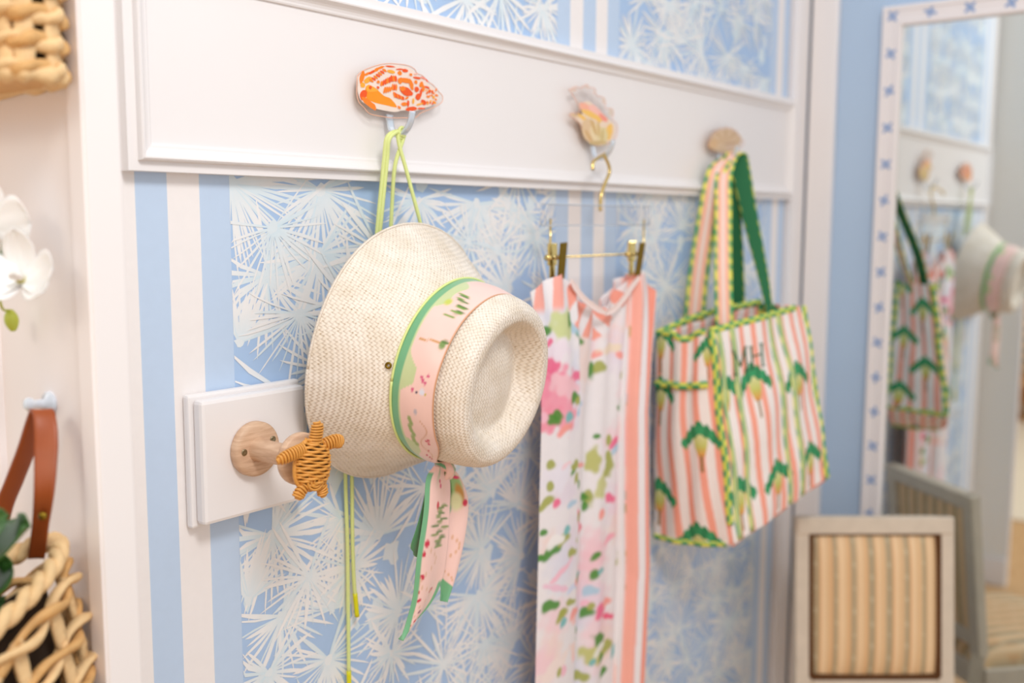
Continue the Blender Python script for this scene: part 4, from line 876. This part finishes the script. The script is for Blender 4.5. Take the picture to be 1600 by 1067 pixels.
for s_ in (-1, 1):
    cp_('back_stile', *bar(bk(s_*(WC/2-sw/2), .0, 0), bk(s_*(WC/2-sw/2), .46, 0), cx_, (sw, TH)), smooth=False)
    # rear leg, raked backwards
    p = bk(s_*(WC/2-sw/2), .455, 0); foot = V(p[0]-CF[0]*.055, p[1]-CF[1]*.055, .001)
    v, f = tube(spline([p, (p+foot)/2+CF*.008, foot], 12), np.linspace(.026, .018, 12), 4, up=cx_); cp_('rear_leg', v, f, smooth=False)
cp_('top_rail', *bar(bk(-WC/2+.003, .0215, .001), bk(WC/2-.003, .0215, .001), bu, (.043, TH+.004)), smooth=False)
cp_('bottom_rail', *bar(bk(-WC/2+sw, .418, 0), bk(WC/2-sw, .418, 0), bu, (.042, TH)), smooth=False)
def damask(U, Vv):
    per = .0445; x = (U/per) % 1; base = np.tile(S(226, 188, 142), U.shape+(1,)); base = mixc(base, S(240, 208, 166), (sstep(.42, .5, x)*sstep(.72, .62, x))[..., None])
    g = (sstep(.0, .05, x)*sstep(.36, .31, x))[..., None]; base = mixc(base, S(176, 158, 126), g); e = (sstep(.36, .39, x)*sstep(.46, .42, x)+sstep(.92, .95, x))[..., None]; base = mixc(base, S(222, 166, 110), e*.7)
    dots = (np.hypot((x-.18)*2.0, ((Vv/.058+np.floor(U/per)*.5) % 1-.5)*1.3) < .13)[..., None]; return mixc(base, S(206, 196, 164), dots*.8)
ia, ib0, ib1 = WC/2-sw+.003, .040, .400
def pad(sign, name, puff):
    n = 60; A, B = np.meshgrid(np.linspace(-ia, ia, n), np.linspace(ib0, ib1, n)); e = (1-(A/ia)**4)*(1-((B-(ib0+ib1)/2)/((ib1-ib0)/2))**4)
    X = np.array([[bk(A[i, j], B[i, j], sign*(.006+puff*e[i, j]**.8)) for j in range(n)] for i in range(n)]); v, f = grid(X)
    return cp_(name, v, f, M_STRIPE, cols=damask(A+.2, B).reshape(-1, 3))
pad(1, 'back_cushion', .024)
pad(-1, 'rear_upholstery', .006)
def nails(sign):
    m = MB()
    per = [(a, ib0+.004) for a in np.linspace(-ia+.004, ia-.004, 34)]+[(a, ib1-.004) for a in np.linspace(-ia+.004, ia-.004, 34)]+[(-ia+.004, b) for b in np.linspace(ib0+.013, ib1-.013, 36)]+[(ia-.004, b) for b in np.linspace(ib0+.013, ib1-.013, 36)]
    for a_, b_ in per: m.add(*lathe([(.0060, 0), (.0052, .0022), (.0028, .0038), (.0001, .0042)], bk(a_, b_, sign*.0085), bn*sign, 8))
    o = m.put('nailhead_trim', M_NAIL, chair); o['kind'] = 'stuff'
nails(1)
wp_ = [(-ia, ib0), (ia, ib0), (ia, ib1), (-ia, ib1)]
for (a0, b0), (a1, b1) in zip(wp_, wp_[1:]+wp_[:1]): cp_('upholstery_welt', *bar(bk(a0, b0, .0135), bk(a1, b1, .0135), bn, (.006, .011), .001), M_NAIL, smooth=False)
# seat: apron, cushion, front legs
SZ_ = .43
def st_(a, d, z): q = bk(0, .455, 0); return V(q[0], q[1], 0)+cx_*a+CF*d+V(0, 0, z)
bw_, fw_, dp = WC/2, WC/2+.035, .43
cor = [(-bw_, .0), (bw_, .0), (fw_, dp), (-fw_, dp)]
for (a0, d0), (a1, d1) in zip(cor, cor[1:]+cor[:1]): cp_('seat_rail', *bar(st_(a0, d0, SZ_-.035), st_(a1, d1, SZ_-.035), V(0, 0, 1), (.065, .026)), smooth=False)
n = 50; Aq, Dq = np.meshgrid(np.linspace(-1, 1, n), np.linspace(0, 1, n)); half = bw_+(fw_-bw_)*Dq
e = (1-Aq**6)*(1-(2*Dq-1)**6)
X = np.array([[st_(Aq[i, j]*half[i, j]*(1.0), -.004+Dq[i, j]*(dp+.012), SZ_-.006+.062*e[i, j]**.5) for j in range(n)] for i in range(n)]); v, f = grid(X)
cp_('seat_cushion', v, f, M_STRIPE, cols=damask(Aq*half+.2, Dq*dp).reshape(-1, 3))
for s_ in (-1, 1):
    p = st_(s_*(fw_-.02), dp-.02, SZ_-.01); cp_('front_leg', *lathe([(0, 0), (.012, 0), (.014, .02), (.021, .32), (.024, .345), (.019, .355), (.024, .365), (.026, .42), (0, .42)], V(p[0], p[1], .001), V(0, 0, 1), 20))

# ================================================================== MIRROR on the blue wall
my0, mz1 = atX(1379, 11, XR-.03)[1], atX(1379, 11, XR-.03)[2]
my1, mz0 = my0-1.02, .10
mir = empty('wall_mirror', (XR-.001, (my0+my1)/2, mz0), 'tall mirror in white lacquered frame painted with small blue motifs, on blue wall', 'mirror')
fw = my0-atX(1411, 47, XR-.02)[1]
prm = [(0, 0), (0, .026), (.003, .029), (.012, .029), (.014, .026), (.017, .026), (fw-.017, .026), (fw-.014, .026), (fw-.012, .030), (fw-.003, .030), (fw, .026), (fw, .012)]
ring = lambda d: [(my1+d, mz0+d), (my0-d, mz0+d), (my0-d, mz1-d), (my1+d, mz1-d)]
rails_ = []
for s_ in range(4):
    P = np.array([[(XR-.001-h, ring(d)[k][0], ring(d)[k][1]) for d, h in prm] for k in (s_, (s_+1) % 4)]); v, f = grid(P); rails_.append(part('frame_rail', v, f, M_FRAMEW, mir, smooth=False))
gl = part('mirror_glass', *box2(V(XR-.016, my1+fw-.01, mz0+fw-.01), V(XR-.004, my0-fw+.01, mz1-fw+.01)), M_MIRROR, mir, smooth=False); gl['label'] = 'silvered mirror glass'
ml = MB(); a_ = np.linspace(0, 2*PI, 24, endpoint=False)
def motif_mesh():
    m = MB()
    for k in range(4):
        an = math.radians(35+90*k); c = np.array([math.cos(an), math.sin(an)])*.0085; m_ = []
        for t_ in a_: 
            d = c+np.array([math.cos(an)*.0085*math.cos(t_)-math.sin(an)*.0042*math.sin(t_), math.sin(an)*.0085*math.cos(t_)+math.cos(an)*.0042*math.sin(t_)]); m_.append(V(0, d[0], d[1]))
        v = np.vstack([m_, V(-.0008, c[0], c[1])]); m.add(v, [(i, (i+1) % 24, 24) for i in range(24)])
    v, f = lathe([(.0045, 0), (.0045, .0008), (0, .0012)], V(0, 0, 0), V(-1, 0, 0), 12); m.add(v, f); return m
mm_ = motif_mesh(); first = None
def motif(y, z, rot, rail_o):
    global first
    pos = V(XR-.0276, y, z)
    if first is None:
        first = put('bow_motif', np.concatenate(mm_.v)+ORG[rail_o.name], mm_.f, M_BOW, rail_o, smooth=False); o = first
    else: o = first.copy(); COL.objects.link(o)
    o.parent = rail_o; o.location = pos-ORG[rail_o.name]; o.rotation_euler = (rot, 0, 0)
step = .0945; zc = mz1-fw/2
k_ = 0
while zc-k_*step > mz0+.05:
    motif(my0-fw/2, zc-k_*step, rnd.uniform(-.5, .5), rails_[1]); motif(my1+fw/2, zc-k_*step, rnd.uniform(-.5, .5), rails_[3]); k_ += 1
for j in range(1, 10): motif(my0-fw/2-j*step, mz1-fw/2, rnd.uniform(-.5, .5), rails_[2])

# ================================================================== WOVEN BASKETS
def woven(root, surf, na_, rows, spacing_t, t0, closed, r, sw_, amp=.006, a0=0.0, a1=1.0, tmax=1.0, dark=True, zig=.35):
    """surf(a, t) -> point, normal; a round the basket, t down. Stakes stand at even steps of a; each row is a pair of strands."""
    for i in range(na_):
        a = a0+(a1-a0)*(i+.5)/na_; pts = []; wds = []
        for t_ in np.linspace(t0-.02, tmax, 22): p, n = surf(a, t_); pts.append(p-n*.002); q, _ = surf(a+.004, t_); wds.append(nrm(q-p))
        v, f, _ = ribbon(np.array(pts), np.array(wds), sw_*np.array([1+.12*math.sin(k*1.3+i) for k in range(22)]), 4, r*.8, crown=.002); part('stake', v, f, M_HYAC2, root)
    for k in range(rows):
        tt = t0+k*spacing_t
        for s_ in (0, 1):
            pts = []; M = na_*8
            for j in range(M+1):
                a = a0+(a1-a0)*j/M; ph = PI*na_*j/M+PI*s_+PI*k; p, n = surf(a, tt+.16*spacing_t*math.cos(ph)*1.0); q, _ = surf(a, tt+.01); pts.append(p+n*(.001+amp*math.sin(ph)))
            rad = r*(1+.18*np.sin(np.arange(M+1)*PI/4+PI*s_)); v, f = tube(np.array(pts), rad, 8, flat=.62); part('weaver', v, f, M_HYAC if (k+s_) % 2 else M_HYAC2, root)
# upper basket against the partition face
ye = atX(94, 80, XL-.03)[1]; zbot = atX(60, 113, XL-.075)[2]
bhx, bhy = .040, .15; bcx, bcy = XL-.010-bhx, ye+bhy
def sup(a, t, hx_, hy_, c, zt_, H, n_=3.2):
    th = 2*PI*a; ct_, st2 = math.cos(th), math.sin(th); x = np.sign(ct_)*abs(ct_)**(2/n_); y = np.sign(st2)*abs(st2)**(2/n_)
    return V(c[0]-hx_*x, c[1]-hy_*y, zt_-H*t)
def surf_u(a, t):
    p = sup(a, t, bhx, bhy, (bcx, bcy), zbot+.26, .26); d = 1e-3; q = sup(a+d, t, bhx, bhy, (bcx, bcy), 0, 0); q0 = sup(a-d, t, bhx, bhy, (bcx, bcy), 0, 0); tg = q-q0; n = nrm(V(tg[1], -tg[0], 0)); c = p-V(bcx, bcy, p[2]); n = n if n@c > 0 else -n
    return p, n
ub = empty('woven_basket', (bcx, bcy, zbot), 'pale woven water hyacinth wall basket high on the partition, above the orchid', 'basket', 'woven hyacinth baskets')
woven(ub, surf_u, 16, 10, .0262/.26, .06, True, .0064, .0088, .0056)
nb = 80; base_ = np.array([surf_u(a, 1.0)[0] for a in np.linspace(0, 1, nb, endpoint=False)])
v, f = plate(base_, V(0, 0, 1), .008); part('base', v, f, M_HYAC, ub, smooth=False)
ins_ = np.array([[surf_u(a, t)[0]-surf_u(a, t)[1]*.012 for a in np.linspace(0, 1, 60)] for t in (.0, 1.0)]); v, f = grid(ins_); part('inner_shade', v, f, M_DARK, ub)['label'] = 'dark sheet painted as the shade inside the basket'  # added sheet behind the weave; inside shade is put into its colour
rim_ = np.array([surf_u(a, 1.0)[0]+V(0, 0, .004) for a in np.linspace(0, 1, 121)]); v, f = tube(rim_, .0080*(1+.25*np.sin(np.arange(121)*1.05)), 8); part('bottom_roll', v, f, M_HYAC2, ub)

# lower basket, tilted, hanging from a clear peg by its leather handle
tau = math.radians(26)
e1b, e2b = V(0, -1, 0), nrm(V(-math.cos(tau), -.10, -math.sin(tau))); axd = nrm(np.cross(e1b, e2b)); axd = axd if axd[2] < 0 else -axd
axd = nrm(axd*.35+V(0, 0, -1)*.65)
ra_, rb_ = .055, .120
Cb = atX(97, 852, XL-.016-rb_)-e1b*ra_
for _ in range(12):      # slide the rim so its near end sits where the leather handle meets it
    th_ = np.linspace(0, 2*PI, 120); rimp = Cb+e1b*(ra_*np.cos(th_))[:, None]+e2b*(rb_*np.sin(th_))[:, None]; q_ = pr(rimp); i_ = int(np.argmax(q_[:, 0]))
    Cb = Cb+(atX(93, 858, rimp[i_, 0])-rimp[i_])*V(0, 1, 1)
def surf_l(a, t):
    th = 2*PI*a; g = 1+.26*t; p = Cb+e1b*(ra_*g*math.cos(th))+e2b*(rb_*g*math.sin(th)+.01*t)+axd*(.30*t); p = p.copy(); p[0] = min(p[0], XL-.014)
    n = nrm(e1b*math.cos(th)/ra_+e2b*math.sin(th)/rb_); return p, n
lb = empty('woven_basket', Cb+axd*.3, 'woven water hyacinth tote basket with tan leather handle holding the orchid, on the partition', 'basket', 'woven hyacinth baskets')
woven(lb, surf_l, 13, 6, .048/.30, .12, True, .0078, .0066, .0062)
ins_ = np.array([[surf_l(a, t)[0]-surf_l(a, t)[1]*.022 for a in np.linspace(0, 1, 60)] for t in (.10, 1.0)]); v, f = grid(ins_); part('inner_shade', v, f, M_DARK, lb)['label'] = 'dark sheet painted as the shade inside the basket'  # added dark sheet, coloured as the shade inside this basket
for s_ in (0, 1):
    pts = []
    for j in range(181):
        a = j/180; p, n = surf_l(a, .0); ph = 2*PI*15*a+PI*s_; pts.append(p+n*(.0048*math.sin(ph))+axd*(-.0048*math.cos(ph)))
    v, f = tube(np.array(pts), .0064, 8); part('rim_braid', v, f, M_HYAC2, lb)
bp_ = np.array([surf_l(a, 1.0)[0] for a in np.linspace(0, 1, 60, endpoint=False)]); v, f = plate(bp_, -axd, .006); part('base', v, f, M_HYAC, lb, smooth=False)
hkp = atX(70, 632, XL-.010)
pegc = empty('clear_peg', (XL-.003, hkp[1], hkp[2]-.01), 'small clear acrylic peg holding the leather handle of the orchid basket', 'wall hook')
v, f = lathe([(0, 0), (.013, 0), (.014, .002), (.013, .005), (.0055, .007), (.005, .020), (.007, .022), (.0075, .026), (.005, .029), (0, .0295)], V(XL-.0032, hkp[1], hkp[2]), nrm(V(-1, 0, .12)), 24); part('peg', v, f, M_ACRYLB, pegc)
hd = spline([atX(57, 872, XL-.046), atX(62, 832, XL-.050), atX(69, 770, XL-.055), atX(72, 700, XL-.045), atX(71, 662, XL-.040), atX(66, 641, XL-.036), atX(58, 650, XL-.034), atX(42, 700, XL-.036), atX(22, 752, XL-.040), atX(6, 792, XL-.044), atX(-8, 850, XL-.05)], 90)
wd_ = np.array([nrm(RT*math.cos(q)+FW*math.sin(q)) for q in np.interp(np.linspace(0, 1, 90), [0, .3, .5, .6, 1], [.1, .1, .5, .9, .6])])
v, f, _ = ribbon(hd, wd_, np.interp(np.linspace(0, 1, 90), [0, .12, .3, .5, .6, 1], [.0085, .0085, .0118, .0105, .0100, .0095]), 7, .0032, crown=.0008)
hl = part('leather_handle', v, f, M_LEATHER, lb); hl['label'] = 'cognac leather carrying handle'
rv = atX(67, 806, XL-.0565); v, f = lathe([(.0045, 0), (.0045, .0012), (.003, .0026), (0, .003)], rv, -FW, 14); part('rivet', v, f, M_BRASS, hl)

# orchid growing out of the lower basket
orc = empty('potted_orchid', Cb+axd*.08, 'white orchid with dark green leaves growing out of the leather handled basket', 'plant')
stem = spline([Cb+axd*.05, atX(-40, 800, XL-.07), atX(-32, 640, XL-.075), atX(-20, 520, XL-.07), atX(-8, 440, XL-.06), atX(2, 400, XL-.055), atX(8, 350, XL-.05)], 60)
v, f = tube(stem, np.linspace(.0035, .0018, 60), 8); part('stem', v, f, M_LEAF, orc)
def petal(c, d, nn, L, W, cup, parent, name='petal'):
    d = nrm(d); nn = nrm(nn-(nn@d)*d); sx_ = np.cross(d, nn); nu, nv = 13, 9; P = np.zeros((nu, nv, 3))
    for i, u in enumerate(np.linspace(0, 1, nu)):
        hw = W*math.sin(PI*min(1, .06+.94*u))**.62*(.55+.65*u if u < .7 else 1.005-.0*u)
        for j, t_ in enumerate(np.linspace(-1, 1, nv)): P[i, j] = c+d*(L*u)+sx_*(hw*t_)+nn*(cup*(u*u*L+hw*t_*t_*.35)+.0012*math.sin(9*t_+5*u))
    v, f = grid(P); o = part(name, v, f, M_PETAL, parent); o.modifiers.new('thick', 'SOLIDIFY').thickness = .0009; return o
def blossom(c, face, up_, R, cup):
    face = nrm(face); up_ = nrm(up_-(up_@face)*face); sd = np.cross(face, up_)
    hub = part('blossom', *lathe([(0, -.003), (.004, -.001), (.005, .003), (.003, .007), (0, .008)], c, face, 14), M_THROAT, orc)
    for an, L, W, off in ((90, 1.0, .42, 0), (215, 1.0, .42, -.0015), (325, 1.0, .42, -.0015), (0, .98, .66, .002), (180, .98, .66, .002)):
        a_ = math.radians(an); petal(c+face*off, sd*math.cos(a_)+up_*math.sin(a_), face, R*L, R*W, cup, hub)
    pt = petal(c+face*.004, -up_*.5+face*.8, up_, R*.45, R*.2, .5, hub, 'lip')
blossom(atX(-14, 350, XL-.060), V(-.80, -.55, -.05), V(.1, .1, 1), .050, .20)
blossom(atX(34, 438, XL-.050), V(-.62, -.62, .40), V(.3, .3, .8), .042, .85)
bc = atX(18, 500, XL-.03); v, f = tube(spline([bc+V(0, .003, .011), bc+V(0, 0, .0), bc+V(0, -.003, -.012)], 12), .0075*np.sin(np.linspace(.25, PI-.2, 12))**.7, 12); part('bud', v, f, M_BUD, orc)
v, f = tube(spline([stem[44], atX(2, 478, XL-.045), bc+V(0, .002, .010)], 14), .0014, 6); part('bud_stem', v, f, M_BUD, orc)
def leaf(pts, W, nn, name='leaf'):
    p = spline(np.array(pts), 26); T = np.gradient(p, axis=0); T /= np.linalg.norm(T, axis=1)[:, None]; s_ = np.cross(T, nn); s_ /= np.linalg.norm(s_, axis=1)[:, None]
    hw = W*np.sin(np.linspace(.18, PI*.985, 26))**.6; t_ = np.linspace(-1, 1, 9); P = p[:, None]+s_[:, None]*(hw[:, None]*t_)[..., None]+np.asarray(nn)*(np.abs(t_)*W*.35)[None, :, None]
    v, f = grid(P); o = part(name, v, f, M_LEAF, orc); o.modifiers.new('thick', 'SOLIDIFY').thickness = .0016
leaf([Cb+axd*.03, atX(-20, 880, XL-.10), atX(18, 850, XL-.10), atX(46, 822, XL-.095)], .030, nrm(V(-.6, -.2, .75)))
leaf([Cb+axd*.03, atX(-40, 850, XL-.11), atX(-10, 830, XL-.12), atX(14, 806, XL-.11)], .026, nrm(V(-.7, -.1, .6)))
leaf([Cb+axd*.05, atX(-20, 930, XL-.09), atX(0, 900, XL-.09), atX(20, 880, XL-.08)], .028, nrm(V(-.6, -.4, .6)))

# ================================================================== SHOP BEHIND (seen only in the mirror)
tag(put('area_rug', *box2(V(-3.6, .9, .0005), V(-.55, 2.6, .012), .003), M_RUG, smooth=False), 'pale cream rug on the shop floor seen in the mirror', 'rug')
shf = empty('display_shelf', (-3.85, 1.7, 0), 'tall warm wood shop shelf seen at the mirror edge', 'shelf')
for y in (1.0, 2.4): part('upright', *box2(V(-4.05, y, .013), V(-3.65, y+.035, 2.1), .003), M_SHELFW, shf, smooth=False)
for z in (.30, .75, 1.2, 1.65, 2.06): part('shelf_board', *box2(V(-4.05, 1.036, z), V(-3.65, 2.399, z+.03), .003), M_SHELFW, shf, smooth=False)
part('back_panel', *box2(V(-4.08, 1.0, .1), V(-4.052, 2.43, 2.08)), M_SHELFW, shf, smooth=False)
def shop_basket(y, z, r, h, lab):
    b = empty('display_basket', (-3.83, y, z), lab, 'basket', 'baskets on the shop shelf')
    v, f = lathe([(0, 0), (r*.85, 0), (r*.95, h*.1), (r, h*.6), (r*1.02, h), (r*.96, h), (r*.93, h*.1), (0, h*.06)], V(-3.83, y, z), V(0, 0, 1), 28); part('body', v, f, M_HYAC, b)
    for k in range(6): part('coil', *tube(np.array([V(-3.83+r*1.02*math.cos(q), y+r*1.02*math.sin(q), z+h*(.08+.18*k)) for q in np.linspace(0, 2*PI, 28)]), h*.07, 6), M_HYAC2, b)
for y, z, r, h, lab in ((1.9, 1.231, .13, .22, 'large round basket on the middle shop shelf in the mirror'), (2.17, 1.231, .10, .18, 'smaller round basket on the middle shop shelf in the mirror'), (1.92, .781, .14, .20, 'round basket on the second lowest shop shelf in the mirror'), (1.9, .331, .14, .24, 'round basket on the lowest shop shelf in the mirror'), (1.93, 1.681, .11, .20, 'round basket on the upper shop shelf in the mirror')):
    shop_basket(y, z, r, h, lab)
